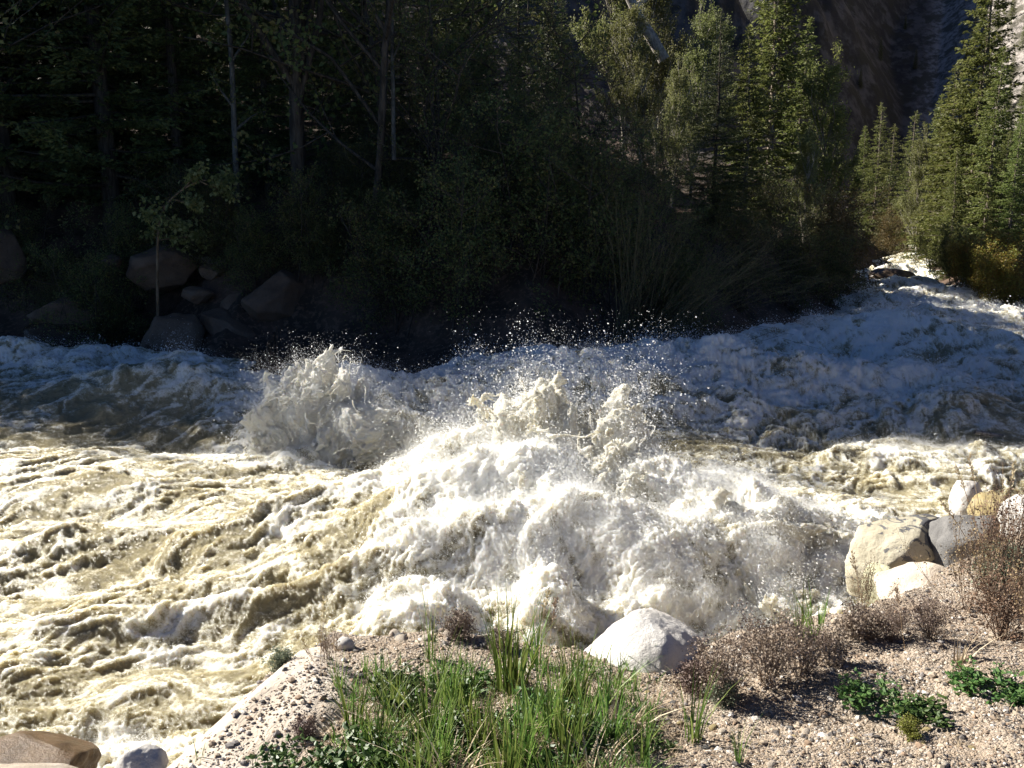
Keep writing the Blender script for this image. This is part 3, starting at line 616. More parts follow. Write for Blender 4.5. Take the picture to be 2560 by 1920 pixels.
ff = (f0[None]+(np.arange(n)*len(v0))[:, None, None]).reshape(-1, 3)
m, t, out = newmat('pebbles'); b = NB(t); rn = b.n('ShaderNodeAttribute', attribute_name='rnd').outputs['Fac']
c = b.ramp(rn, [(0, (.05, .05, .055)), (.12, (.16, .15, .15)), (.28, (.24, .18, .13)), (.45, (.33, .27, .20)), (.6, (.26, .175, .115)), (.75, (.46, .38, .29)), (.88, (.60, .56, .51)), (1, (.30, .28, .27))], 'CONSTANT')
pos = b.geo().outputs['Position']; c = b.mix(b.math('MULTIPLY', b.noise(pos, 300.0, 2), .35), c, C4(.25, .19, .13))
pb = b.n('ShaderNodeBsdfPrincipled', {'Base Color': c, 'Roughness': .8}); t.links.new(pb.outputs[0], out.inputs[0])
obj('gravel', mesh_np('gravel', vv, ff, k=3, smooth=False, attrs={'rnd': np.repeat(rg.uniform(0, 1, n), len(v0))}), m, kind='stuff')
print('pebbles', n)
# ------------------------------------------------------------------ bank plants and odd trees
M_grass = leaf_mat('green_grass', [(.055, .11, .022), (.11, .18, .036), (.22, .27, .07)], .45, .45)
M_herb = leaf_mat('herb_leaves', [(.038, .080, .020), (.065, .120, .030), (.13, .19, .055)], .35, .45)
M_straw = leaf_mat('dry_straw', [(.30, .22, .13), (.48, .38, .25), (.62, .53, .38)], .25, .6)
M_rust = leaf_mat('rusty_weeds', [(.11, .065, .035), (.20, .125, .07), (.33, .24, .15)], .15)
M_purp = leaf_mat('dead_twigs_purple_brown', [(.10, .07, .055), (.19, .14, .115), (.30, .235, .19)], .1)
M_sage = leaf_mat('sage_leaves', [(.10, .13, .08), (.17, .20, .13), (.25, .28, .20)], .25)
M_moss = leaf_mat('yellow_moss_plant', [(.10, .11, .015), (.17, .17, .03), (.24, .22, .05)], .3)
M_twig = bark_mat('dry_twig_bark', (.15, .10, .07), (.34, .25, .18)); M_strawb = bark_mat('straw_stalk', (.30, .20, .11), (.50, .38, .24))
def blades(rg, n, H, spread, lean, wid, base_r, straight=.0, seg=4):
    a = rg.uniform(0, 6.28, n); r = base_r*np.sqrt(rg.uniform(0, 1, n)); h = H*rg.uniform(.45, 1.0, n)
    b0 = np.stack([r*np.cos(a), r*np.sin(a), np.full(n, -.01)], 1)
    az = a+rg.normal(0, .7, n); od = np.stack([np.cos(az), np.sin(az), np.zeros(n)], 1)+np.array([lean[0], lean[1], 0])
    k = spread*rg.uniform(.2, 1.3, n); sd = np.stack([-np.sin(az+rg.normal(0, .6, n)), np.cos(az), rg.normal(0, .2, n)], 1); sd /= np.linalg.norm(sd, axis=1)[:, None]
    V = []
    for i in range(seg+1):
        s = i/seg; c = b0+od*(h*k*(s*.4+s*s*.8))[:, None]+np.array([0, 0, 1.])*(h*(s-.35*k*s*s))[:, None]
        wd = wid*rg.uniform(.9, 1.1)*(1-s**1.6*.97); hw = (wd*np.ones(n))[:, None]*.5*sd
        V += [c-hw, c+hw]
    V = np.stack(V, 1); i = np.arange(seg)*2
    q = np.stack([i, i+1, i+3, i+2], 1); F_ = (q[None]+(np.arange(n)*(seg+1)*2)[:, None, None]).reshape(-1, 4)
    return V.reshape(-1, 3), F_, (seg+1)*2
def blade_mesh(name, seed, n, H, spread=.5, lean=(0, 0), wid=.006, base_r=.04):
    rg = np.random.default_rng(seed); v, f, k = blades(rg, n, H, spread, lean, wid, base_r)
    return mesh_np(name, v, f, smooth=True, attrs={'rnd': np.repeat(rg.uniform(0, 1, n), k)})
def ovals(c, d, s, L, W, fold=.25):
    n = np.cross(d, s); L = L[:, None]; W = W[:, None]
    p = [c, c+d*L*.3+s*W*.42+n*W*fold, c+d*L*.7+s*W*.40+n*W*fold, c+d*L, c+d*L*.7-s*W*.40+n*W*fold, c+d*L*.3-s*W*.42+n*W*fold]
    v = np.stack(p, 1).reshape(-1, 3); b = (np.arange(len(c))*6)[:, None]
    return v, np.concatenate([b+np.array([[0, 1, 2, 3]]), b+np.array([[0, 3, 4, 5]])])
def herb_mesh(seed, n_stem, R_, H, leaf=.022, per=9):
    rg = np.random.default_rng(seed); C = []; D = []; S_ = []; segs = []
    for i in range(n_stem):
        a = rg.uniform(0, 6.28); r = R_*math.sqrt(rg.uniform(0, 1)); b0 = np.array([r*math.cos(a), r*math.sin(a)*.7, 0]); h = H*rg.uniform(.5, 1)
        tip = b0+np.array([rg.normal(0, .03), rg.normal(0, .03), h]); s = np.linspace(0, 1, 4)[:, None]; pts = b0*(1-s)+tip*s+np.array([rg.normal(0, .01), rg.normal(0, .01), 0])*np.sin(s*3.1)
        segs.append((pts, np.full(4, .0012)))
        for j in range(per):
            q = pts[0]+(pts[-1]-pts[0])*rg.uniform(.3, 1); az = rg.uniform(0, 6.28)
            d = np.array([math.cos(az), math.sin(az), rg.uniform(-.15, .6)]); d /= np.linalg.norm(d); sd = np.cross(d, [0, 0, 1]); sd /= np.linalg.norm(sd)
            C.append(q+d*rg.uniform(.0, .015)); D.append(d); S_.append(sd)
    C, D, S_ = map(np.array, (C, D, S_)); L = leaf*rg.uniform(.6, 1.35, len(C)); v, f = ovals(C, D, S_, L, L*.8)
    tv, tf = tubes(segs, 3)
    return mesh_np('stems', tv, tf), mesh_np('leaves', v, f, smooth=False, attrs={'rnd': np.repeat(rg.uniform(0, 1, len(C)), 6)})
def plant(name, meshes, mats, px, py, s, label, cat='plant', group=None, rz=0, names=('stems', 'leaves'), sink=.0, zs=None):
    h = hit(px, py); e = tree(name, meshes, mats, h[0], h[1], s, rz, label, cat, group, sink=sink+.005, names=names, z=h[2], sz=zs); return e
GT = [blade_mesh('blades', 100+i, n, .30, sp, (.15, 0), .006, br) for i, (n, sp, br) in enumerate([(46, .30, .035), (26, .45, .03), (34, .55, .05), (14, .3, .015)])]
tufts = [ # px, py base, mesh, scale, label
 (512, 690, 0, 1.45, 'tallest tuft of green grass, dark tips standing against the white froth'), (535, 668, 1, 1.0, 'grass tuft just behind the tallest one'),
 (575, 700, 0, 1.05, 'dense grass tuft left of the white boulder'), (612, 706, 2, .85, 'grass tuft touching the left side of the white boulder'),
 (430, 660, 3, 1.1, 'few upright grass blades on the gravel rim'), (425, 740, 1, 1.25, 'slender bright grass clump left of the middle of the grass patch'),
 (355, 728, 1, .95, 'grass tuft at the left end of the green patch'), (378, 745, 2, .9, 'splayed grass tuft near the left herb patch'), (340, 700, 3, .8, 'thin grass sprig on the gravel slope'),
 (465, 720, 2, 1.0, 'grass tuft among the leafy herbs'), (480, 752, 0, 1.0, 'bright lit grass tuft in the middle foreground'), (530, 745, 2, 1.2, 'wide bright grass tuft under the tallest tuft'),
 (570, 758, 0, 1.1, 'bright grass tuft at the bottom right of the patch'), (610, 745, 1, 1.0, 'grass tuft between the patch and the white boulder'), (640, 765, 1, .9, 'grass tuft at the bottom edge, right end of the patch'),
 (505, 790, 0, 1.0, 'grass tuft cut by the bottom edge in the middle'), (415, 790, 2, 1.0, 'grass tuft cut by the bottom edge at the left of the patch'), (560, 800, 2, 1.1, 'grass tuft cut by the bottom edge, right of the middle'),
 (694, 742, 1, .95, 'lone grass tuft in front of the dry brown bush'), (815, 640, 1, .95, 'thin grass tuft right of the dry brown bush'), (800, 645, 3, 1.15, 'tall thin grass sprig right of the dry brown bush'), (738, 765, 3, .6, 'tiny grass sprig on the bare gravel'), (200, 775, 3, .6, 'small grass sprig near the cream boulder'), (450, 705, 0, .9, 'dark green tuft in the middle of the leafy herbs'), (395, 715, 0, .8, 'tuft between the two left herb patches'), (555, 735, 0, 1.0, 'tuft rising out of the clover-like herbs'), (590, 722, 1, 1.0, 'tuft leaning over the foot of the white boulder'), (440, 770, 0, .9, 'bright short tuft near the bottom edge, left of the middle'), (520, 770, 0, .95, 'bright short tuft near the bottom edge, in the middle')]
for i, (px, py, k, s, lb) in enumerate(tufts):
    h = hit(px, py); o = obj('grass_tuft', GT[k], M_grass, loc=(h[0], h[1], h[2]-.005), rotz=rs.uniform(0, 6.28), label=lb, cat='grass tuft', group='green grass tufts on the near bank'); o.scale = (s*1.05, s*1.05, s*1.12)
for px, py, k, s, lb in [(400, 735, 1, .8, 'dead straw coloured tuft at the left of the green patch'), (495, 740, 2, .8, 'dead straw tuft in the middle of the green patch'), (628, 730, 1, .8, 'dead straw tuft at the right end of the green patch'), (450, 780, 2, .9, 'dead straw tuft near the bottom edge'), (590, 775, 2, .8, 'dead straw tuft at the bottom edge right of the middle'), (960, 668, 1, .8, 'dead straw tuft behind the right herb patch')]:
    h = hit(px, py); o = obj('dry_tuft', GT[k].copy(), None, loc=(h[0], h[1], h[2]-.005), rotz=rs.uniform(0, 6.28), label=lb, cat='grass tuft', group='dead grass tufts on the near bank'); o.scale = (s*1.4, s*1.4, s*.7); o.data.materials.clear(); o.data.materials.append(M_straw)
# low thatch: dry blades and short green shoots
def scatter_blades(name, mat, seed, n, box, H, spread, wid, dens=0.0):
    rg = np.random.default_rng(seed); V = []; Fc = []; RN = []; o = 0
    for i in range(n):
        px, py = rg.uniform(box[0], box[2]), rg.uniform(box[1], box[3])
        if n2(np.array([px*.03]), np.array([py*.04]), seed)[0] < dens: continue
        h = hit2(px, py)
        if h is None: continue
        k = int(rg.integers(3, 8)); v, f, kk = blades(rg, k, H*rg.uniform(.5, 1.2), spread, (0, 0), wid, .03)
        V.append(v+h); Fc.append(f+o); o += len(v); RN.append(np.repeat(rg.uniform(0, 1, k), kk))
    return obj(name, mesh_np(name, np.concatenate(V), np.concatenate(Fc), attrs={'rnd': np.concatenate(RN)}), mat, kind='stuff')
_hx, _hy = np.arange(140, 1044, 6.0), np.arange(596, 860, 4.0)
_H = np.array([[hit(a, c) for c in _hy] for a in _hx])
def hit2(px, py):
    i = int((px-140)/6); j = int((py-596)/4)
    if not (0 <= i < len(_hx) and 0 <= j < len(_hy)): return None
    h = _H[i, j]+np.array([0, 0, 0]); h = h+np.array([(px-_hx[i])*.0035, -(py-_hy[j])*.006, 0])
    if h[1] > 7.5 or tg(h[0], h[1], D3) < -.1: return None
    h[2] = th(h[0], h[1]); return h
scatter_blades('dry_grass', M_straw, 1, 1900, (330, 680, 690, 850), .06, 1.4, .0036, -.5)
scatter_blades('dry_grass', M_straw, 2, 700, (330, 640, 1024, 768), .045, 1.6, .003, -.05)
scatter_blades('green_shoots', M_grass, 3, 800, (335, 668, 655, 820), .12, .6, .0055, -.1)
HB = [herb_mesh(200+i, n, r, h) for i, (n, r, h) in enumerate([(46, .15, .09), (26, .10, .07), (60, .20, .08)])]
herbs = [(405, 700, 0, 1.0, 'leafy green herb clump behind the left grass tufts'), (458, 692, 1, 1.2, 'leafy herb clump with large lobed leaves left of the tallest tuft'), (300, 775, 0, .95, 'low leafy herb patch in the bottom left of the green area'),
 (400, 775, 1, 1.1, 'small herb clump at the bottom edge'), (545, 722, 2, .85, 'dense clover-like herb under the tall grass'), (600, 735, 1, 1.0, 'herb clump beside the white boulder foot'), (480, 735, 2, .8, 'spreading herb patch in the centre of the green area'), (360, 760, 1, 1.2, 'leafy herb clump right of the bottom left patch'), (570, 765, 1, 1.0, 'small herb clump at the bottom edge right of the middle'), (655, 745, 1, .7, 'single small herb with round leaves on the bare soil'),
 (878, 705, 0, .95, 'green leafy herb patch on the right gravel, left one of three'), (930, 716, 1, .9, 'small leafy herb between the two right patches'), (992, 694, 0, 1.0, 'green leafy herb patch near the right edge'), (1035, 705, 1, 1.0, 'leafy herb cut by the right edge')]
for px, py, k, s, lb in herbs: plant('leafy_herb', HB[k], (M_grass, M_herb), px, py, s*1.0, lb, 'herb', 'leafy herbs on the near bank', rz=rs.uniform(0, 6))
# twiggy plants: modelled ten times too large, placed at one tenth
TB = leafy(3.0, 301, n_main=4, per=2.4, leaf=.10, z_first=.1, stems=17, spread=.6, upward=.6, lv=2, trunk_r=.015)
TC = leafy(3.4, 302, n_main=4, per=8, leaf=.07, z_first=.35, stems=16, spread=.28, upward=1.2, lv=1, trunk_r=.006)
TD = leafy(1.4, 303, n_main=6, per=6, leaf=.09, z_first=.1, stems=9, spread=.6, upward=.8, lv=2, trunk_r=.008)
TW = (M_twig, M_purp); RW = (M_twig, M_rust)
for px, py, me, mt, s, lb, gp in [
 (725, 700, TB, TW, .088, 'dry purple-brown twiggy bush, left part of the big one beside the white boulder', 'dead twiggy bushes'), (765, 686, TB, TW, .100, 'dry purple-brown twiggy bush, tallest of the big clump', 'dead twiggy bushes'), (800, 676, TB, TW, .075, 'dry twiggy bush, right end of the big clump', 'dead twiggy bushes'),
 (690, 692, TD, TW, .10, 'low dead twigs in front of the white boulder', 'dead twiggy bushes'), (860, 640, TD, TW, .12, 'low dead weed in front of the riprap boulders', 'dead twiggy bushes'), (890, 640, TB, TW, .060, 'dead weed below the greenish rock wedge', 'dead twiggy bushes'), (930, 640, TB, TW, .065, 'dead twiggy weed below the pale sandy boulder', 'dead twiggy bushes'), (835, 665, TD, TW, .10, 'low grey-brown twigs on the gravel', 'dead twiggy bushes'),
 (965, 612, TC, RW, .125, 'rusty stalks in front of the dark grey boulder', 'rusty dry weeds'), (992, 600, TC, RW, .155, 'tall rusty weed cluster at the right side', 'rusty dry weeds'), (1020, 600, TC, RW, .150, 'rusty weed cluster cut by the right edge', 'rusty dry weeds'), (1000, 640, TB, RW, .11, 'bushy rusty weed on the sandy hump', 'rusty dry weeds'), (1030, 650, TC, RW, .12, 'rusty weed on the sandy hump by the right edge', 'rusty dry weeds'),
 (865, 625, TC, RW, .085, 'thin rusty stalks left of the greenish rock wedge', 'rusty dry weeds'),
 (325, 672, TC, RW, .060, 'rusty seed stalks on the brink right of the sage tuft', 'rusty dry weeds'), (460, 640, TD, TW, .09, 'dead grey stalk on the gravel rim', 'dead twiggy bushes'), (500, 650, TD, TW, .08, 'dead twigs behind the tallest grass tuft', 'dead twiggy bushes'), (300, 745, TD, TW, .07, 'dead twigs above the bottom left herb', 'dead twiggy bushes'),
 (283, 672, TD, (M_twig, M_sage), .07, 'grey-green sage tuft on the brink above the cream boulder', 'sage tufts'), (725, 706, TD, (M_twig, M_sage), .07, 'grey-green sage tuft below the dry brown bush', 'sage tufts'), (995, 585, TD, (M_twig, M_sage), .16, 'dark green sage behind the rusty stalks', 'sage tufts'), (912, 738, TD, (M_twig, M_moss), .055, 'yellow-green mossy cushion plant on the right gravel', 'sage tufts')]:
    plant('dry_bush' if mt in (TW, RW) else 'cushion_plant', me, mt, px, py, s, lb, 'bush' if mt in (TW, RW) else 'plant', gp, rz=rs.uniform(0, 6), names=('stems', 'twigs'))
# tall straw stalks with seed heads
def stalk(px0, py0, px1, py1, label, head=True, seed=0, th_=.0022, Y=None):
    rg = np.random.default_rng(seed); h = hit(px0, py0); tip = aty(px1, py1, h[1]-.02); d = tip-h; L = np.linalg.norm(d); s = np.linspace(0, 1, 8)
    pts = d*s[:, None]+np.array([rg.normal(0, .04)*L, 0, 0])*np.sin(s*3.14)[:, None]*.8
    e = obj('dry_stalk', None, loc=tuple(h), label=label, cat='stalk', group='tall dry stalks on the near bank')
    v, f = tubes([(pts, th_*(1-s*.6))], 4); obj('stem', mesh_np('stem', v, f), M_strawb, parent=e)
    if head:
        n = 60; t_ = rg.uniform(.78, 1.0, n); c = np.stack([np.interp(t_, s, pts[:, i]) for i in range(3)], 1)+rg.normal(0, .004, (n, 3))
        obj('seed_head', cards_mesh('seed_head', c, d/L+rdir(rg, n)*.7, rg, np.full(n, .016), np.full(n, .006), rg.uniform(0, 1, n)), M_straw, parent=e)
for i, a in enumerate([(992, 575, 969, 455, 'tallest straw stalk with a pale feathery head over the ochre boulder'), (990, 572, 956, 466, 'straw stalk leaning left of the tallest one'), (1000, 580, 1003, 462, 'straight bare straw stalk right of the tallest one'), (985, 590, 940, 500, 'leaning rusty stalk crossing the dark grey boulder'), (1008, 580, 1014, 463, 'thin stalk nearest the right edge'),
   (322, 690, 325, 598, 'thin straw stalk left of the grass patch'), (330, 700, 336, 640, 'short straw stalk beside the rusty seed stalks'), (440, 690, 425, 585, 'bent thin straw crossing the froth'), (500, 640, 470, 547, 'very thin straw rising left of the tallest tuft'), (548, 690, 556, 600, 'pale straw behind the dense grass tuft'), (540, 680, 549, 590, 'pale double straw behind the tallest tuft'), (870, 640, 852, 553, 'dark thin stalk before the riprap'), (905, 650, 897, 590, 'short dark stalk before the pale boulder')]):
    stalk(*a, head=(i not in (2, 7, 8)), seed=i, th_=.0026 if i < 5 else .0014)
# leaning sapling on the far bank
def path_px(pts, Y): return np.array([aty(a, c, Y) for a, c in pts])
def dens_path(p, n=24):
    s = np.linspace(0, len(p)-1, n); i = np.arange(len(p)); return np.stack([np.interp(s, i, p[:, j]) for j in range(3)], 1)
def smooth_path(p, n=24, it=3):
    q = dens_path(p, n)
    for _ in range(it): q[1:-1] = (q[:-2]+q[1:-1]*2+q[2:])/4
    return q
def special(name, label, cat, trunk, Y, r0, r1, branches, bmat, lmat, leaf=.06, per=40, seed=0, group=None):
    rg = np.random.default_rng(seed); tp = smooth_path(path_px(trunk, Y)); o0 = tp[0].copy(); segs = [(tp-o0, np.linspace(r0, r1, len(tp)))]; C = []
    for br in branches:
        bp_ = smooth_path(path_px(br, Y), 10, 2)-o0; bp_[:, 1] += np.linspace(0, rg.normal(0, .5), 10); segs.append((bp_, np.linspace(r1*.8, .004, 10)))
        for _ in range(4):
            k = rg.integers(2, 8); q = bp_[k]+np.stack([np.linspace(0, 1, 5)**1.1*rg.normal(.15, .25), np.linspace(0, 1, 5)*rg.normal(0, .25), np.linspace(0, 1, 5)*rg.normal(.03, .14)], 1); segs.append((q, np.linspace(.006, .003, 5)))
            if lmat is not None: C.append(q[rg.integers(1, 5, per//4)])
        if lmat is not None:
            t_ = rg.uniform(.45, 1, per); C.append(np.stack([np.interp(t_, np.linspace(0, 1, 10), bp_[:, i]) for i in range(3)], 1))
    e = obj(name, None, loc=tuple(o0), label=label, cat=cat, group=group)
    v, f = tubes(segs, 6); obj('trunk', mesh_np('trunk', v, f), bmat, parent=e)
    if lmat is not None:
        c = np.concatenate(C); c = c+rg.normal(0, .06, c.shape); n = len(c); L = leaf*rg.uniform(.6, 1.3, n)
        obj('crown', cards_mesh('crown', c, rdir(rg, n)+np.array([0, 0, -.4]), rg, L, L*.8, rg.uniform(0, 1, n)), lmat, parent=e)
    return e
M_sap = bark_mat('sapling_bark', (.10, .07, .04), (.20, .145, .09), 3, .4)
special('sapling', 'thin leaning sapling with a bent pale trunk before the peaked boulder', 'tree', [(158, 318), (157, 270), (158, 232), (161, 212), (170, 200), (184, 188), (199, 181)], 19.3, .034, .018,
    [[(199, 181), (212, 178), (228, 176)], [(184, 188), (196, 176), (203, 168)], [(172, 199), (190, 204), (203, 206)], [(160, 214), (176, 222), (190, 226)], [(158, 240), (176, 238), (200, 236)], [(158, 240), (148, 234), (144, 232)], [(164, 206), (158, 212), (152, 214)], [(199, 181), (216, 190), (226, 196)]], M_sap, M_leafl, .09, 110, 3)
M_aspen = bark_mat('aspen_bark', (.05, .048, .042), (.12, .115, .10), 3, .5)
special('aspen_tree', 'slim pale grey trunk of an aspen rising left of the middle forest', 'tree', [(240, 262), (237, 200), (234, 120), (232, 60), (226, 0), (220, -80)], 21.6, .075, .045, [[(234, 108), (222, 90), (212, 70)], [(233, 60), (246, 40), (256, 24)], [(235, 130), (252, 112), (262, 108)], [(226, 0), (210, -30), (200, -50)]], M_aspen, M_leafd, .07, 60, 4)
special('aspen_tree', 'second slim pale trunk with bare twigs, nearer the middle of the forest', 'tree', [(394, 160), (393, 90), (392, 30), (391, -30), (390, -90)], 20.0, .05, .03, [[(393, 60), (402, 40), (408, 20)], [(392, 40), (380, 22), (374, 8)]], M_aspen, M_leafd, .07, 40, 5)
special('leaning_snag', 'sunlit bare leaning trunk seen through the gap at the top', 'dead tree', [(664, 60), (652, 38), (640, 20), (628, -6)], 33, .22, .16, [[(640, 20), (626, 28), (612, 24)], [(634, 8), (648, -4), (660, -10)]], M_dead, None, seed=6)
lg = special('fallen_log', 'grey fallen log lying behind the far bank boulders', 'log', [(186, 258), (230, 264), (270, 270), (302, 276)], 21.4, .11, .08, [[(230, 264), (236, 256), (240, 250)]], M_dead, None, seed=7)
lg2 = special('fallen_log', 'thin bleached driftwood stick lodged at the right edge of the blue water', 'log', [(975, 432), (1000, 436), (1024, 444), (1050, 452)], 12.2, .03, .045, [], M_dead, None, seed=8)
# arching bare willow over the water
def arching(name, label, base, Y, ends, n, seed, rad=.011, leaf=None, sag=.2, group=None):
    rg = np.random.default_rng(seed); segs = []; C = []; o0 = aty(*base, Y)
    for i in range(n):
        e0, e1 = ends[rg.integers(0, len(ends))]; ex = e0[0]+(e1[0]-e0[0])*rg.random(), e0[1]+(e1[1]-e0[1])*rg.random(); f_ = rg.uniform(.6, 1.05)
        b0 = np.array([rg.normal(0, .22), rg.normal(0, .3), rg.normal(0, .05)]); tip = (aty(*ex, Y+rg.normal(0, .5))-o0)*f_; tip[1] -= rg.uniform(0, .9)
        s = np.linspace(0, 1, 9)[:, None]; L = np.linalg.norm(tip); pts = b0+(tip-b0)*s+np.array([0, 0, 1.])*np.sin(s*3.14)*L*rg.uniform(.0, sag)+rg.normal(0, .015, (9, 3))*s
        segs.append((pts, rad*rg.uniform(.6, 1.2)*(1-.8*s[:, 0])))
        for _ in range(5):
            k = rg.integers(3, 8); dq = (pts[k]-pts[k-1])*rg.uniform(1.2, 3.2)+rg.normal(0, .12, 3); q = pts[k]+dq*np.linspace(0, 1, 4)[:, None]; segs.append((q, np.linspace(rad*.4, rad*.2, 4)))
            C.append(q[rg.integers(0, 4, 6)])
    e = obj(name, None, loc=tuple(o0), label=label, cat='shrub', group=group)
    v, f = tubes(segs, 4); obj('stems', mesh_np('stems', v, f), M_stem, parent=e)
    if leaf:
        c = np.concatenate(C)+rg.normal(0, .05, (len(C)*6, 3)); n_ = len(c); L = .05*rg.uniform(.6, 1.3, n_); obj('foliage', cards_mesh('foliage', c, rdir(rg, n_), rg, L, L*.5, rg.uniform(0, 1, n_)), leaf, parent=e)
GA = 'arching bare willows'
arching('bare_willow', 'bare willow whose pale stems fan up and right from the middle of the far bank', (622, 372), 17.6, [((640, 190), (700, 215)), ((700, 215), (790, 265)), ((760, 250), (815, 300)), ((600, 200), (650, 215))], 75, 1, leaf=M_leafd, group=GA)
arching('bare_willow', 'dark bare willow twigs drooping low over the blue water', (665, 376), 17.2, [((720, 372), (775, 384)), ((740, 345), (800, 360)), ((690, 385), (735, 392))], 45, 2, rad=.009, sag=.28, group=GA)
arching('bare_willow', 'dark bare willow twigs drooping at the end of the overhanging shrubs', (800, 325), 26, [((840, 335), (868, 318)), ((790, 345), (835, 345))], 40, 3, rad=.012, sag=.25, group=GA)
arching('bare_willow', 'bare willow stems left of the fan, rising in front of the dark leafy trees', (560, 350), 19, [((540, 230), (600, 250)), ((480, 260), (540, 250))], 26, 4, leaf=M_leafd, group=GA)
# trees on the far slopes
def hill_tree(px, py, me, mt, s, name, label, group):
    h = hit(px, py); tree(name, me, mt, h[0], h[1], s, rs.uniform(0, 6), label, 'tree', group, sink=.3, z=h[2])
hs = random.Random(3)
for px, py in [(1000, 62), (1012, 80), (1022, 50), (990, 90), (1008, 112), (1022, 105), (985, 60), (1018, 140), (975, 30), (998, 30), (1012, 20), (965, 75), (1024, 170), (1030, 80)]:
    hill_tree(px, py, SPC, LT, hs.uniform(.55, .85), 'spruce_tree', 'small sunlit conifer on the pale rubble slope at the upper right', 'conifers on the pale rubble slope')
for px, py in [(915, 70), (893, 170), (900, 180), (912, 190), (860, 90), (925, 150), (880, 60), (905, 30)]:
    hill_tree(px, py, SPC, DK, hs.uniform(.4, .7), 'spruce_tree', 'small dim conifer on the dark shaded mountainside', 'conifers on the dark mountainside')
for px, py, Hh, lb in [(936, 74, 5.5, 'bleached dead tree standing on the dark mountainside'), (918, 190, 4.5, 'small grey dead tree low on the dark mountainside')]:
    h = hit(px, py); sp = spruce(9, 1.2, 90+px, z0=.6, gap=.4, nb=5, card=.05, lush=.3, fill=.8, sag=-.05)
    tree('dead_tree', sp, (M_dead, M_dead), h[0], h[1], Hh/9, 0, lb, 'dead tree', 'bleached dead trees on the mountain', z=h[2])
# ------------------------------------------------------------------ water
def wave(x, y, cx, cy, ang, L, W, H, asym=0.0):
    ca, sa = math.cos(ang), math.sin(ang)
    u = (x-cx)*ca+(y-cy)*sa; v = -(x-cx)*sa+(y-cy)*ca
    v = v+.18*n2(u*1.1, v*.3, int(abs(cx*7+cy*3)) % 40)*min(1.5, L*.4)
    return H*np.exp(-(u/L)**2)*np.exp(-(np.abs(v)/W)**1.6*(1+asym*np.sign(v)))
def pw(px, py, dz=0.0):
    p = atz(px, py, dz); return p[0], p[1]
WAVES = []
def addw(px, py, ang, L, W, H, asym=0.0, z=0.0):
    x, y = pw(px, py, z); WAVES.append((x, y, R(ang), L, W, H*(.72 if px < 300 and y < 11 else 1), asym))
# left big lit swell, its trough behind, wave trains
addw(60, 462, 4, 3.6, 1.0, .34, .2, .2); addw(170, 486, -10, 1.6, .6, .22, 0, .2)
addw(120, 436, 5, 2.5, .5, -.35, 0)
addw(60, 510, 6, 1.6, .35, .12); addw(200, 548, 10, 1.4, .32, .16); addw(60, 556, 5, 1.3, .28, .16)
addw(330, 545, 24, 1.3, .38, .42, .2); addw(260, 590, 18, 1.6, .26, .20); addw(330, 610, 14, 1.7, .2, .22, .3)
addw(110, 640, 14, 1.5, .2, .16); addw(400, 560, 18, 1.0, .35, .35); addw(70, 690, 10, 1.5, .2, .12)
addw(240, 700, 12, .9, .2, .10); addw(90, 585, 5, 1.6, .3, -.10)
# shaded surge left and middle
addw(60, 372, -3, 4, 1.0, .55); addw(150, 400, -14, 2.2, .8, .55); addw(210, 395, -25, 1.5, .7, .35); addw(230, 440, -15, 2, .6, -.35); addw(80, 415, 0, 3, .6, -.2)
addw(330, 430, 10, 1.2, .9, .6); addw(430, 420, -5, 1.5, .9, .55); addw(480, 400, -5, 1.6, .8, .55); addw(400, 465, 0, 1, .5, -.3)
addw(560, 420, -8, 1.4, .9, .6); addw(640, 425, -12, 1.6, 1.0, .55); addw(690, 400, -10, 2, 1.0, .5); addw(600, 400, 5, 1.6, .7, .35); addw(720, 380, 0, 2.2, 1.2, .5)
addw(790, 440, -10, 2.4, .6, -.25); addw(820, 470, -8, 2.2, .4, .14); addw(930, 462, -6, 2.0, .5, .22)
addw(800, 400, -8, 2.2, .7, .35); addw(900, 410, -10, 2.2, .7, .55); addw(980, 430, -10, 1.6, .6, .4); addw(1000, 395, -12, 2, .7, .5)
addw(840, 375, 8, 2.5, .9, .5); addw(890, 372, -8, 3, 1.0, .60); addw(1000, 372, -14, 3, .9, .35); addw(1010, 350, -10, 3, .9, .25)
addw(880, 330, 5, 3, .9, .35); addw(960, 322, -2, 3.4, .8, .40); addw(1010, 330, -4, 3, .8, .35); addw(930, 342, -8, 3, .7, .3)
addw(890, 308, 4, 2.5, .8, .5); addw(940, 303, 0, 2, .7, .6); addw(905, 292, 4, 2, .8, .6); addw(905, 278, 0, 2.2, 1, .6); addw(912, 266, 0, 2, 1, .7)
# main boil
addw(545, 560, 5, 1.3, 1.1, .48); addw(600, 520, -10, 1.4, .8, .42); addw(480, 520, 15, 1.0, .8, .45); addw(500, 600, 8, 1.1, .35, .38); addw(450, 640, 10, .8, .25, .2)
addw(740, 560, -12, 1.3, .9, .55); addw(660, 590, -10, 1, .6, .35); addw(830, 520, -8, 1.2, .6, .25); addw(700, 480, -15, 1.0, .5, .2); addw(640, 560, -50, .6, .3, -.25)
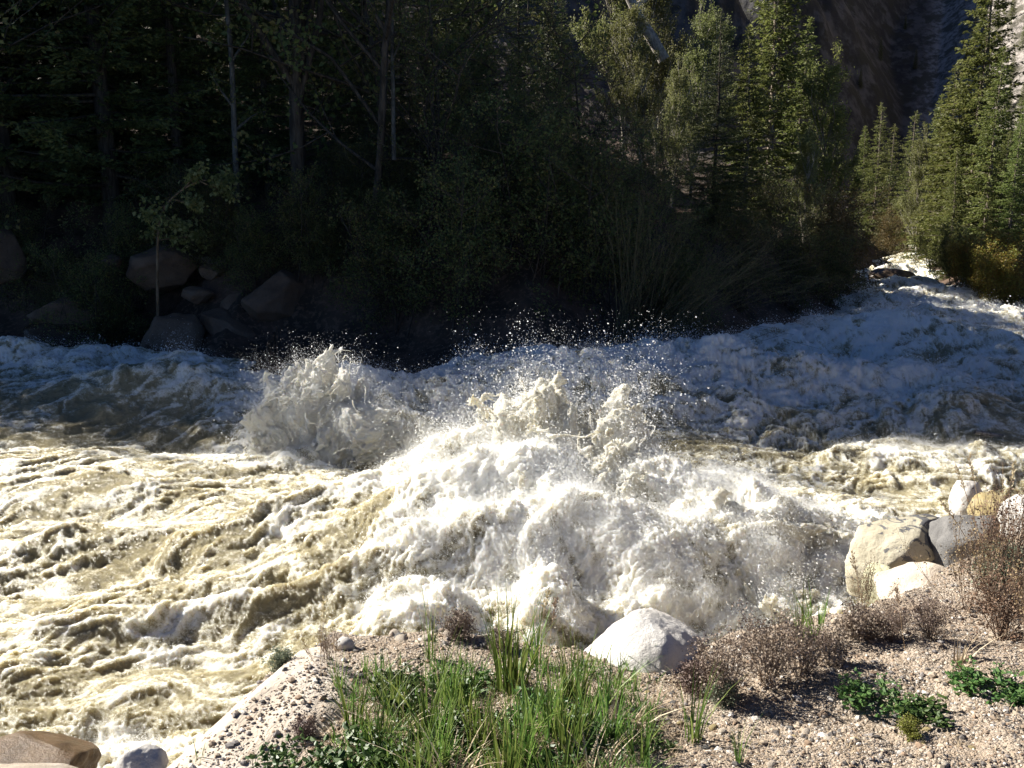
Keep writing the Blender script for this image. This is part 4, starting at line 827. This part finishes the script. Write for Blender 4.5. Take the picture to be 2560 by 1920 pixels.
# froth map: where the water is beaten fully white (world-space gaussians)
FRO = []
def addf(px, py, rx, ry, a, ang=0): x, y = pw(px, py); FRO.append((x, y, rx, ry, a, R(ang)))
addf(545, 550, 1.35, 1.5, .95); addf(740, 570, 1.8, 1.3, 1.0); addf(640, 510, 1.4, 1.1, .55); addf(500, 612, 1.2, .5, .5); addf(345, 525, 1.5, .8, .34, 20)
addf(310, 440, 1.6, 2.2, .95); addf(150, 390, 3.5, 1.6, .5, -10); addf(40, 370, 4, 1.6, .55); addf(470, 412, 3, 2, .55); addf(640, 405, 4, 2.4, .52); addf(850, 482, 3, .7, .35); addf(850, 415, 4.5, 2.2, .34); addf(950, 400, 4, 2.4, .28); addf(760, 430, 2.5, 1.2, .2); addf(120, 690, 2.2, .8, -.25); addf(230, 640, 1.6, .5, -.15)
addf(900, 350, 7, 2.6, .5); addf(990, 385, 4, 3, .2); addf(720, 385, 3.5, 2.5, .35); addf(930, 320, 8, 5, .6); addf(910, 280, 6, 14, .9); addf(860, 440, 3, 1.2, .02)
addf(960, 465, 2, .6, .5); addf(830, 545, 1.4, .6, .5); addf(120, 740, .8, .35, .9); addf(240, 600, 1.6, .3, .35, 15); addf(60, 520, 2.4, .5, .2); addf(430, 640, .8, .4, .6)
addf(60, 445, 3.5, .35, .35); addf(690, 620, 1.0, .5, .6); addf(590, 630, 1.2, .5, .55)
def frothmap(x, y):
    f = np.zeros_like(x)
    for cx, cy, rx, ry, a, an in FRO:
        ca, sa = math.cos(an), math.sin(an); u = (x-cx)*ca+(y-cy)*sa; v = -(x-cx)*sa+(y-cy)*ca
        f = f+a*np.exp(-(u/rx)**2-(v/ry)**2)
    return f
def flowuv(x, y):                  # coordinates running with the current
    a = R(28); ca, sa = math.cos(a), math.sin(a)
    return x*ca+y*sa, -x*sa+y*ca
def water_h(x, y):
    fr = frothmap(x, y); fs = sstep(.15, .9, fr)
    u, v = flowuv(x, y)
    wx = fbm2(x*.7, y*.7, 3, 61)*.35; wy = fbm2(x*.7, y*.7, 3, 67)*.35
    X = x+wx; Y = y+wy; U = u+wx; V = v+wy
    h = np.zeros_like(x)
    for a in WAVES: h = h+wave(x, y, *a)
    sw = fbm2(U*.38, V*.75, 2, 71)*.10
    rid = 1-np.abs(n2(U*.85+3, V*1.9, 75))*2.2                       # running crests
    w1 = fbm2(x*2, y*2, 2, 77)*.25
    rid2 = 1-np.abs(n2(U*2.1+w1, V*4.4+w1, 79))*2.2
    rid3 = 1-np.abs(n2(U*5.0+w1*2, V*9.0+w1*3, 80))*2.2
    gat = sstep(-.35, .5, n2(U*.5, V*.9, 83))
    smooth_h = rid*.020+rid2*(.012+.014*gat)+np.clip(rid3, -.4, 1)*.011*(.5+gat)+fbm2(U*9, V*14, 3, 85, .55)*.010
    cal = billow2(X*.95, Y*.95, 2, 91, .5)*.13
    h = h+sw+smooth_h+fbm2(U*1.6, V*3.8, 4, 87, .55)*.028*(1-fs*.6)+cal*fs
    lace = 1-np.abs(fbm2(U*1.1+wx*1.5, V*2.9+wy*2, 4, 111, .6))*3.0
    lace2 = 1-np.abs(fbm2(X*4.2, Y*7, 3, 117, .6))*2.6
    blot = fbm2(U*.9, V*2.2, 3, 119)
    foam = .12+.43*sstep(.15, .95, fr)+.20*(rid-.4)+.30*(rid2-.35)*(.4+.6*gat)+.24*(rid3-.4)*gat+.26*np.clip(lace, -.6, 1)+.12*np.clip(lace2, -.7, 1)+.18*(h-sw*.5)+.28*blot
    for px_, py_, rx_, ry_, a_ in [(880, 432, 4.5, 2.0, .20), (100, 425, 3.5, 1.0, .12), (620, 445, 1.6, 1.0, .2), (760, 470, 2.2, .8, .06), (930, 400, 4, 1.5, .0)]:
        cx_, cy_ = pw(px_, py_); foam = foam-a_*np.exp(-((x-cx_)/rx_)**2-((y-cy_)/ry_)**2)
    return h, foam, fs
nr_, nc_ = 1650, 1250
wr = np.exp(np.linspace(math.log(3.6), math.log(95), nr_)); wa = np.linspace(R(-44), R(38), nc_)
WR, WA = np.meshgrid(wr, wa, indexing='ij')
wx0 = (WR*np.sin(WA)).astype(F32); wy0 = (WR*np.cos(WA)).astype(F32)
wh, foam, fs = water_h(wx0, wy0)
def blur(a, n):
    for _ in range(n):
        a[1:-1] = (a[:-2]+a[1:-1]*2+a[2:])*.25; a[:, 1:-1] = (a[:, :-2]+a[:, 1:-1]*2+a[:, 2:])*.25
    return a
lean = np.clip(wh, 0, .8)*.18
wv3 = np.stack([wx0-lean*.8, wy0-lean*.4, wh], -1)
def norms(p):
    du = np.gradient(p, axis=1); dv = np.gradient(p, axis=0)
    n = np.cross(du, dv); n /= np.maximum(np.linalg.norm(n, axis=-1, keepdims=True), 1e-9); return n
nn = norms(wv3); nn = blur(nn.copy(), 3)
mk = (WR < 60)&(np.abs(WA) < R(36))
x, y, z = wv3[..., 0][mk], wv3[..., 1][mk], wv3[..., 2][mk]
q = n3(x*1.3, y*1.3, z*1.3, 3)*.35; q2 = n3(x*1.3, y*1.3, z*1.3, 4)*.35
x1, y1, z1 = x+q, y+q2, z+q-q2
b1 = np.abs(n3(x1*2.3, y1*2.3, z1*2.3, 5))*2.4-.6
b2 = np.abs(n3(x1*5.3, y1*5.3, z1*5.3, 6))*2.4-.6
b3 = np.abs(n3(x1*12, y1*12, z1*12, 7))*2.4-.6
b4 = np.abs(n3(x1*27, y1*27, z1*27, 8))*2.4-.6
mod = .4+.9*sstep(-.4, .5, n3(x*.6, y*.6, z*.6, 9))
r3 = .5-np.abs(n3(x1*8.5+q*2, y1*8.5, z1*8.5, 10))*2.6; r4 = .5-np.abs(n3(x1*19, y1*19+q2*3, z1*19, 11))*2.6; r5 = n3(x1*36, y1*36, z1*36, 12)
dsp = b1*.055+(b2*.026+r3*.032)*mod
fine = r4*.022+r5*.017
disp = np.zeros_like(wh); fq = .16+.84*fs[mk]; disp[mk] = dsp*fq+fine*(.38+.62*fs[mk])
cav = np.zeros_like(wh); cav[mk] = (b1*.14+b2*.14+b3*.06+b4*.06+r3*.26+r4*.22+r5*.12)*(.5+.5*fs[mk])
foam = foam+cav*.8+.04*fs+.14
wv3 = wv3+nn*disp[..., None]
wv = wv3.reshape(-1, 3).astype(F32)
# calm the sheet where it meets the banks and lies under ground
# cull cells well inside land
keep_v = None
tz, d1_, d2_, d3_ = terrain(wx0[::5, ::5], wy0[::5, ::5])
land = (tz > 1.1).astype(np.uint8)
lw = np.repeat(np.repeat(land, 5, 0), 5, 1)[:nr_, :nc_]
gf = grid_faces(nr_, nc_)
lf = lw.ravel()[gf].min(1)
gf = gf[lf == 0]
def water_material(name, base_foam=None):
    m, t, out = newmat(name); b = NB(t); pos = b.geo().outputs['Position']
    if base_foam is None:
        at = b.n('ShaderNodeAttribute', attribute_name='foam').outputs['Fac']
    fl = b.n('ShaderNodeMapping', {0: pos, 2: (0, 0, R(-28)), 3: (.55, 1.2, 1.0)}).outputs[0]; f1 = b.noise(fl, 10.0, 8, .7, .9); f2 = b.noise(pos, 42.0, 5, .7, .5)
    f3 = b.noise(pos, 130.0, 3, .7)
    q = b.math('ADD', b.math('MULTIPLY_ADD', f1, 1.1, -.55), b.math('ADD', b.math('MULTIPLY_ADD', f2, 1.3, -.65), b.math('MULTIPLY_ADD', f3, .9, -.45)))
    if base_foam is None: fac = b.math('ADD', at, q)
    else: fac = b.math('ADD', q, base_foam)
    fo = b.smooth(fac, .08, .92)
    col = b.ramp(fo, [(0, (.295, .255, .15)), (.3, (.46, .415, .285)), (.6, (.66, .62, .49)), (.85, (.82, .79, .69)), (1, (.88, .86, .79))])
    rough = b.math('MULTIPLY_ADD', fo, .38, .14)
    bp = b.n('ShaderNodeBump', {'Strength': .9, 'Distance': .03, 'Height': b.math('ADD', b.math('ADD', f2, b.math('MULTIPLY', f3, .45)), b.math('MULTIPLY', f1, .8))})
    pb = b.n('ShaderNodeBsdfPrincipled', {'Base Color': col, 'Roughness': rough, 'Normal': bp.outputs[0], 'IOR': 1.33, 'Subsurface Weight': 1.0, 'Subsurface Scale': (b.math('MULTIPLY_ADD', fo, -.12, .18) if base_foam is None else .02), 'Subsurface Radius': (1.0, .93, .75)}, subsurface_method='RANDOM_WALK')
    tr = b.n('ShaderNodeBsdfTranslucent', {'Color': col, 'Normal': bp.outputs[0]})
    if base_foam is not None:
        mx = b.n('ShaderNodeMixShader', {0: .35, 1: pb.outputs[0], 2: tr.outputs[0]}); t.links.new(mx.outputs[0], out.inputs[0])
    else: t.links.new(pb.outputs[0], out.inputs[0])
    return m
M_water = water_material('turbid_white_water'); M_spray = water_material('white_spray', .72); M_spray2 = water_material('cream_spray', .5)
me = mesh_np('water', wv, gf[:, ::-1], attrs={'foam': foam.ravel()})
obj('water', me, M_water, kind='structure')
# ------------------------------------------------------------------ splashes: implicit froth turned into a mesh
import openvdb as vdb
DROPS = []
def drops(L, base, seed, hair, n):
    """free droplets: density follows the lumps, thins outwards, gathered in puffs and strands"""
    if n == 0: return
    rg = np.random.default_rng(seed+500)
    lo = np.min([c-np.array([rx, ry, rz]) for c, rx, ry, rz in L], 0)-hair*1.6; hi = np.max([c+np.array([rx, ry, rz]) for c, rx, ry, rz in L], 0)+hair*1.6
    lo[2] = max(0, lo[2])
    N = n*14; p = rg.uniform(lo, hi, (N, 3)).astype(F32); x, y, z = p.T
    E = np.full(N, -9, F32)
    for c, rx, ry, rz in L:
        q = np.sqrt(((x-c[0])/rx)**2+((y-c[1])/ry)**2+((z-c[2])/rz)**2); E = np.maximum(E, (1-q)*min(rx, ry, rz))
    dx = x-base[0]; dy = y-base[1]; dz = z+.5; r = np.sqrt(dx*dx+dy*dy+dz*dz)+1e-4; a, b_, c_ = dx/r, dy/r, dz/r
    spike = n3(a*5+seed, b_*5, c_*5+r*.5, 1)+.6*n3(a*12+seed, b_*12, c_*12+r*1.2, 2)
    E = E+.3*np.clip(spike, -.6, 1)*np.clip(z/.8, 0, 1.2)
    puff = n3(x*3, y*3, z*3, 17+seed)+.5*n3(x*8, y*8, z*8, 18+seed)
    s1 = n3(x*6, y*6, z*5, 19+seed); s2 = n3(x*6+40, y*6, z*5, 20+seed); strand = np.exp(-(s1*s1+s2*s2)/.012)
    dens = np.exp(-np.abs(E)/(hair*.26))*(.12+np.clip(puff+.1, 0, 1)*1.1+strand*1.1)*(.25+.75*np.clip(z/.5, 0, 1))
    k = rg.uniform(0, 1, N) < dens*.8
    p = p[k][:n]; e = E[k][:n]
    rad = .0012*rg.pareto(2.6, len(p))+.0014; rad = np.minimum(rad, .0075)
    DROPS.append((p, rad))
def splash(name, lobes, vox, seed, jet=.35, amp=.16, hair=.5, lift=.0, pad=.55, dropn=60000):
    """lobes: (px,py,Y,radius_x,radius_y,radius_z) ; a field of lumps, rays and strings"""
    L = [(aty(px, py, Y), rx, ry, rz) for px, py, Y, rx, ry, rz in lobes]
    lo = np.min([c-np.array([rx, ry, rz]) for c, rx, ry, rz in L], 0)-pad
    hi = np.max([c+np.array([rx, ry, rz]) for c, rx, ry, rz in L], 0)+pad
    lo[2] = max(lo[2], -.25)
    n = np.ceil((hi-lo)/vox).astype(int)
    X, Y, Z = np.meshgrid(*[(lo[i]+np.arange(n[i])*vox).astype(F32) for i in range(3)], indexing='ij')
    E = np.full(X.shape, -9, F32)
    base = np.mean([c for c, *_ in L], 0)
    for c, rx, ry, rz in L:
        q = np.sqrt(((X-c[0])/rx)**2+((Y-c[1])/ry)**2+((Z-c[2])/rz)**2)
        e = (1-q)*min(rx, ry, rz)
        E = np.maximum(E, e)+np.clip(.12-np.abs(E-e), 0, None)**2*1.2
    m = (E > -pad) & (E < .45)
    x = X[m]; y = Y[m]; z = Z[m]; e = E[m]
    bz = -.5
    dx = x-base[0]; dy = y-base[1]; dz = z-bz; rr_ = np.sqrt(dx*dx+dy*dy+dz*dz)+1e-4
    a, b_, c_ = dx/rr_, dy/rr_, dz/rr_
    up = np.clip(z/.8, 0, 1.2)
    spike = n3(a*5+seed, b_*5, c_*5+rr_*.5, 1)+.6*n3(a*12+seed, b_*12, c_*12+rr_*1.2, 2)
    wx_ = n3(x*1.5, y*1.5, z*1.5, 4+seed)*.35; wy_ = n3(x*1.5, y*1.5, z*1.5, 5+seed)*.35; wz_ = n3(x*1.5, y*1.5, z*1.5, 6+seed)*.35
    x2 = x+wx_; y2 = y+wy_; z2 = z+wz_
    f = e+jet*np.clip(spike, -.6, 1)*up
    f = f+amp*(np.abs(n3(x2*2.2, y2*2.2, z2*2.2, 7+seed))*2.4-.6)
    f = f+amp*.5*(np.abs(n3(x2*5, y2*5, z2*5, 8+seed))*2.4-.6)
    near = np.abs(f) < .16
    g = np.zeros_like(f); xs, ys, zs = x2[near], y2[near], z2[near]
    g[near] = amp*.30*(.5-np.abs(n3(xs*9, ys*9, zs*9, 9+seed))*2.6)+amp*.24*(.5-np.abs(n3(xs*18, ys*18, zs*18, 10+seed))*2.6)+amp*.14*n3(xs*36, ys*36, zs*36, 11+seed)
    f = f+g
    sh = (f < .02) & (f > -hair) & (up > .1)
    xs, ys, zs = x2[sh], y2[sh], z2[sh]; fs_ = f[sh]
    s1 = n3(xs*4, ys*4, zs*3.4, 12+seed); s2 = n3(xs*4+40, ys*4, zs*3.4, 13+seed)
    fall = 1+fs_/hair
    gate = n3(xs*1.8, ys*1.8, zs*1.8, 16+seed)
    st = (.05*fall+.10*np.clip(gate, -.5, .6)-np.sqrt(s1*s1+s2*s2))*.16
    f[sh] = np.maximum(fs_, st)
    full = np.where(E > 0, E, np.minimum(E, -.05)).astype(F32)*1.0
    full[m] = f
    full[0], full[-1] = -1, -1; full[:, 0], full[:, -1] = -1, -1; full[:, :, -1] = -1; full[:, :, 0] = -1
    gr = vdb.FloatGrid(1.0); gr.copyFromArray(np.ascontiguousarray(-full/vox, F32))
    pts, tris, quads = gr.convertToPolygons(isovalue=0.0, adaptivity=0.0)
    pts = pts*vox+lo
    drops(L, base, seed, hair, dropn)
    if len(tris): quads = np.concatenate([quads, np.concatenate([tris, tris[:, 2:]], 1)])
    lab = np.arange(len(pts))                       # drop stray crumbs that hang in the air
    for _ in range(60):
        m_ = lab[quads].min(1); l2 = lab.copy(); np.minimum.at(l2, quads.ravel(), np.repeat(m_, 4)); l2 = l2[l2]
        if (l2 == lab).all(): break
        lab = l2
    cnt = np.bincount(lab, minlength=len(pts)); quads = quads[cnt[lab[quads[:, 0]]] > 6000]
    used = np.zeros(len(pts), bool); used[quads.ravel()] = True; remap = np.cumsum(used)-1; pts = pts[used]; quads = remap[quads]
    return pts, quads[:, ::-1]
M_sprayA = water_material('shaded_spray', .95)

def splash_obj(name, label, mat, lobes, vox, seed, **k):
    p, q = splash(name, lobes, vox, seed, **k)
    me = mesh_np(name, p, q); print(name, len(p))
    return obj(name, me, mat, label=label, kind='stuff')
splash_obj('white_spray', 'tall exploding plume of sunlit white froth in the middle of the river', M_spray,
    [(540, 520, 8.6, .80, .7, .75), (500, 490, 8.9, .45, .5, .55), (575, 480, 9.0, .50, .5, .50), (610, 515, 8.4, .40, .5, .55), (535, 432, 9.2, .42, .4, .48), (480, 462, 9.2, .35, .35, .35), (618, 455, 8.8, .22, .25, .42), (560, 590, 7.5, .8, .5, .30), (470, 545, 8.3, .5, .5, .35)], 0.017, 3, jet=.26, hair=.5, dropn=330000)
splash_obj('white_spray', 'grey shaded burst of spray with flying strings of water near the far boulders', M_sprayA,
    [(318, 425, 11.9, .72, .5, .62), (355, 440, 11.7, .60, .5, .45), (278, 440, 11.8, .40, .4, .35), (325, 398, 12.1, .42, .3, .32), (300, 400, 12.0, .3, .3, .3)], .018, 11, jet=.22, hair=.36, dropn=170000)
splash_obj('white_spray', 'wide sunlit mound of white froth beside the riprap boulders', M_spray,
    [(740, 555, 7.7, .65, .6, .40), (690, 575, 7.5, .45, .5, .25), (800, 570, 7.6, .45, .5, .25), (700, 530, 8.2, .5, .5, .26), (770, 600, 7.0, .7, .5, .22)], .017, 23, jet=.04, hair=.2, amp=.2, dropn=120000)
splash_obj('white_spray', 'low curling crest of cream foam left of the main plume', M_spray2,
    [(320, 535, 8.9, .7, .4, .24), (370, 525, 9.0, .6, .5, .28), (420, 540, 8.6, .5, .5, .25)], .018, 31, jet=.08, hair=.25, amp=.12, dropn=40000)
# droplets over the rest of the rapids: scattered above the crests
def crest_drops(n, seed, zone):
    rg = np.random.default_rng(seed); wgt = np.clip(fs-.3, 0, 1)*np.clip(wh-.05, 0, 1)*WR**1.6*(np.abs(WA) < R(33))*(tz_full < .2)
    x0, x1, y0, y1 = zone; wgt = wgt*((wx0 > x0) & (wx0 < x1) & (wy0 > y0) & (wy0 < y1))
    w_ = wgt.ravel().astype(np.float64)
    cl = n2(wx0*1.4, wy0*1.4, 201).ravel(); w_ *= np.clip(cl+.15, 0, 1)
    i = rg.choice(len(w_), n, p=w_/w_.sum())
    p = wv[i].astype(F32)+rg.normal(0, 1, (n, 3))*np.array([.10, .10, .03]); p[:, 2] += rg.exponential(.045, n)*(1+2*np.clip(cl[i], 0, 1))
    rad = np.minimum(.0013*rg.pareto(2.4, n)+.0017, .009); DROPS.append((p, np.minimum(rad*np.clip(p[:, 1]/14, .6, 2.0), .0009*p[:, 1])))
tz_full = np.repeat(np.repeat(tz, 5, 0), 5, 1)[:nr_, :nc_]
crest_drops(90000, 1, (-9, 9, 6.5, 11)); crest_drops(20000, 3, (-9, 9, 11, 14.5)); crest_drops(90000, 2, (-12, 20, 15, 30))
# fine mist hanging right over the beaten froth
rg = np.random.default_rng(44); w_ = ((np.clip(fs-.40, 0, 1)+.10*(foam > .6))*WR**1.8*(np.abs(WA) < R(33))*(tz_full < .2)*(wy0 < 12)*(.15+np.clip(n2(wx0*2.2, wy0*2.2, 207)+.2, 0, 1))).ravel().astype(np.float64)
i = rg.choice(len(w_), 480000, p=w_/w_.sum()); p = wv[i].astype(F32)+rg.normal(0, 1, (len(i), 3))*np.array([.03, .03, .008]); p[:, 2] += rg.exponential(.028, len(i))
DROPS.append((p, .0011+.0007*rg.pareto(3.0, len(i)).clip(0, 4)))
P_ = np.concatenate([a for a, _ in DROPS]); R_ = np.concatenate([a for _, a in DROPS]); print('drops', len(P_))
me = bpy.data.meshes.new('spray_droplets'); me.vertices.add(len(P_)); me.vertices.foreach_set('co', np.ascontiguousarray(P_, F32).ravel())
at = me.attributes.new('rad', 'FLOAT', 'POINT'); at.data.foreach_set('value', R_.astype(F32))
m, t, out = newmat('droplets'); b = NB(t)
pb = b.n('ShaderNodeBsdfPrincipled', {'Base Color': C4(.88, .88, .86), 'Roughness': .25}); tr = b.n('ShaderNodeBsdfTranslucent', {'Color': C4(.9, .9, .88)})
mx = b.n('ShaderNodeMixShader', {0: .5, 1: pb.outputs[0], 2: tr.outputs[0]}); t.links.new(mx.outputs[0], out.inputs[0])
do = obj('spray_droplets', me, m, kind='stuff')
ng = bpy.data.node_groups.new('droplets', 'GeometryNodeTree')
ng.interface.new_socket('Geometry', in_out='INPUT', socket_type='NodeSocketGeometry'); ng.interface.new_socket('Geometry', in_out='OUTPUT', socket_type='NodeSocketGeometry')
gi = ng.nodes.new('NodeGroupInput'); go = ng.nodes.new('NodeGroupOutput'); mp = ng.nodes.new('GeometryNodeMeshToPoints')
na = ng.nodes.new('GeometryNodeInputNamedAttribute'); na.data_type = 'FLOAT'; na.inputs['Name'].default_value = 'rad'
sm = ng.nodes.new('GeometryNodeSetMaterial'); sm.inputs['Material'].default_value = m
ng.links.new(gi.outputs[0], mp.inputs['Mesh']); ng.links.new(na.outputs['Attribute'], mp.inputs['Radius']); ng.links.new(mp.outputs[0], sm.inputs[0]); ng.links.new(sm.outputs[0], go.inputs[0])
md = do.modifiers.new('points', 'NODES'); md.node_group = ng

# torn strands of water thrown out of the bursts
def strands(seed, n, cpx, cpy, Y, rx, rz, lo_=.15, hi_=.5, r0=.006):
    rg = np.random.default_rng(seed); out_ = []
    c = aty(cpx, cpy, Y)
    for i in range(n):
        a = rg.uniform(0, 6.28); rr__ = rg.uniform(.6, 1.1); p = c+np.array([math.cos(a)*rx*rr__, rg.uniform(-.35, .1), math.sin(a)*rz*rr__])
        d = np.array([math.cos(a)*.6+rg.normal(0, .5), rg.normal(0, .4), math.sin(a)*.6+rg.normal(0, .5)+.2]); d /= np.linalg.norm(d); L = rg.uniform(lo_, hi_); k = 14; pts = [p]; w_ = rg.normal(0, .28, 3)
        for j in range(k):
            w_ = w_*.8+rg.normal(0, .22, 3); d = d+w_*.7+np.array([0, 0, -.06]); d /= np.linalg.norm(d); pts.append(pts[-1]+d*L/k)
        rad = r0*rg.uniform(.5, 1.2)*(1+.7*np.abs(np.sin(np.linspace(0, rg.uniform(3, 12), k+1)+rg.uniform(0, 3))))*np.linspace(1, .35, k+1); out_.append((np.array(pts), rad))
    return out_
sg = strands(1, 22, 318, 425, 11.35, .75, .55, r0=.0035)+strands(2, 24, 300, 455, 11.1, .7, .3, r0=.004)+strands(3, 18, 325, 385, 11.6, .5, .35)+strands(4, 36, 615, 465, 8.5, .4, .5, .1, .35, .005)+strands(5, 30, 520, 440, 8.9, .9, .35, .1, .3, .005)+strands(6, 40, 400, 500, 8.6, .9, .2, .1, .3, .005)
v, f = tubes(sg, 5); obj('water_strands', mesh_np('water_strands', v, f), M_sprayA, kind='stuff')
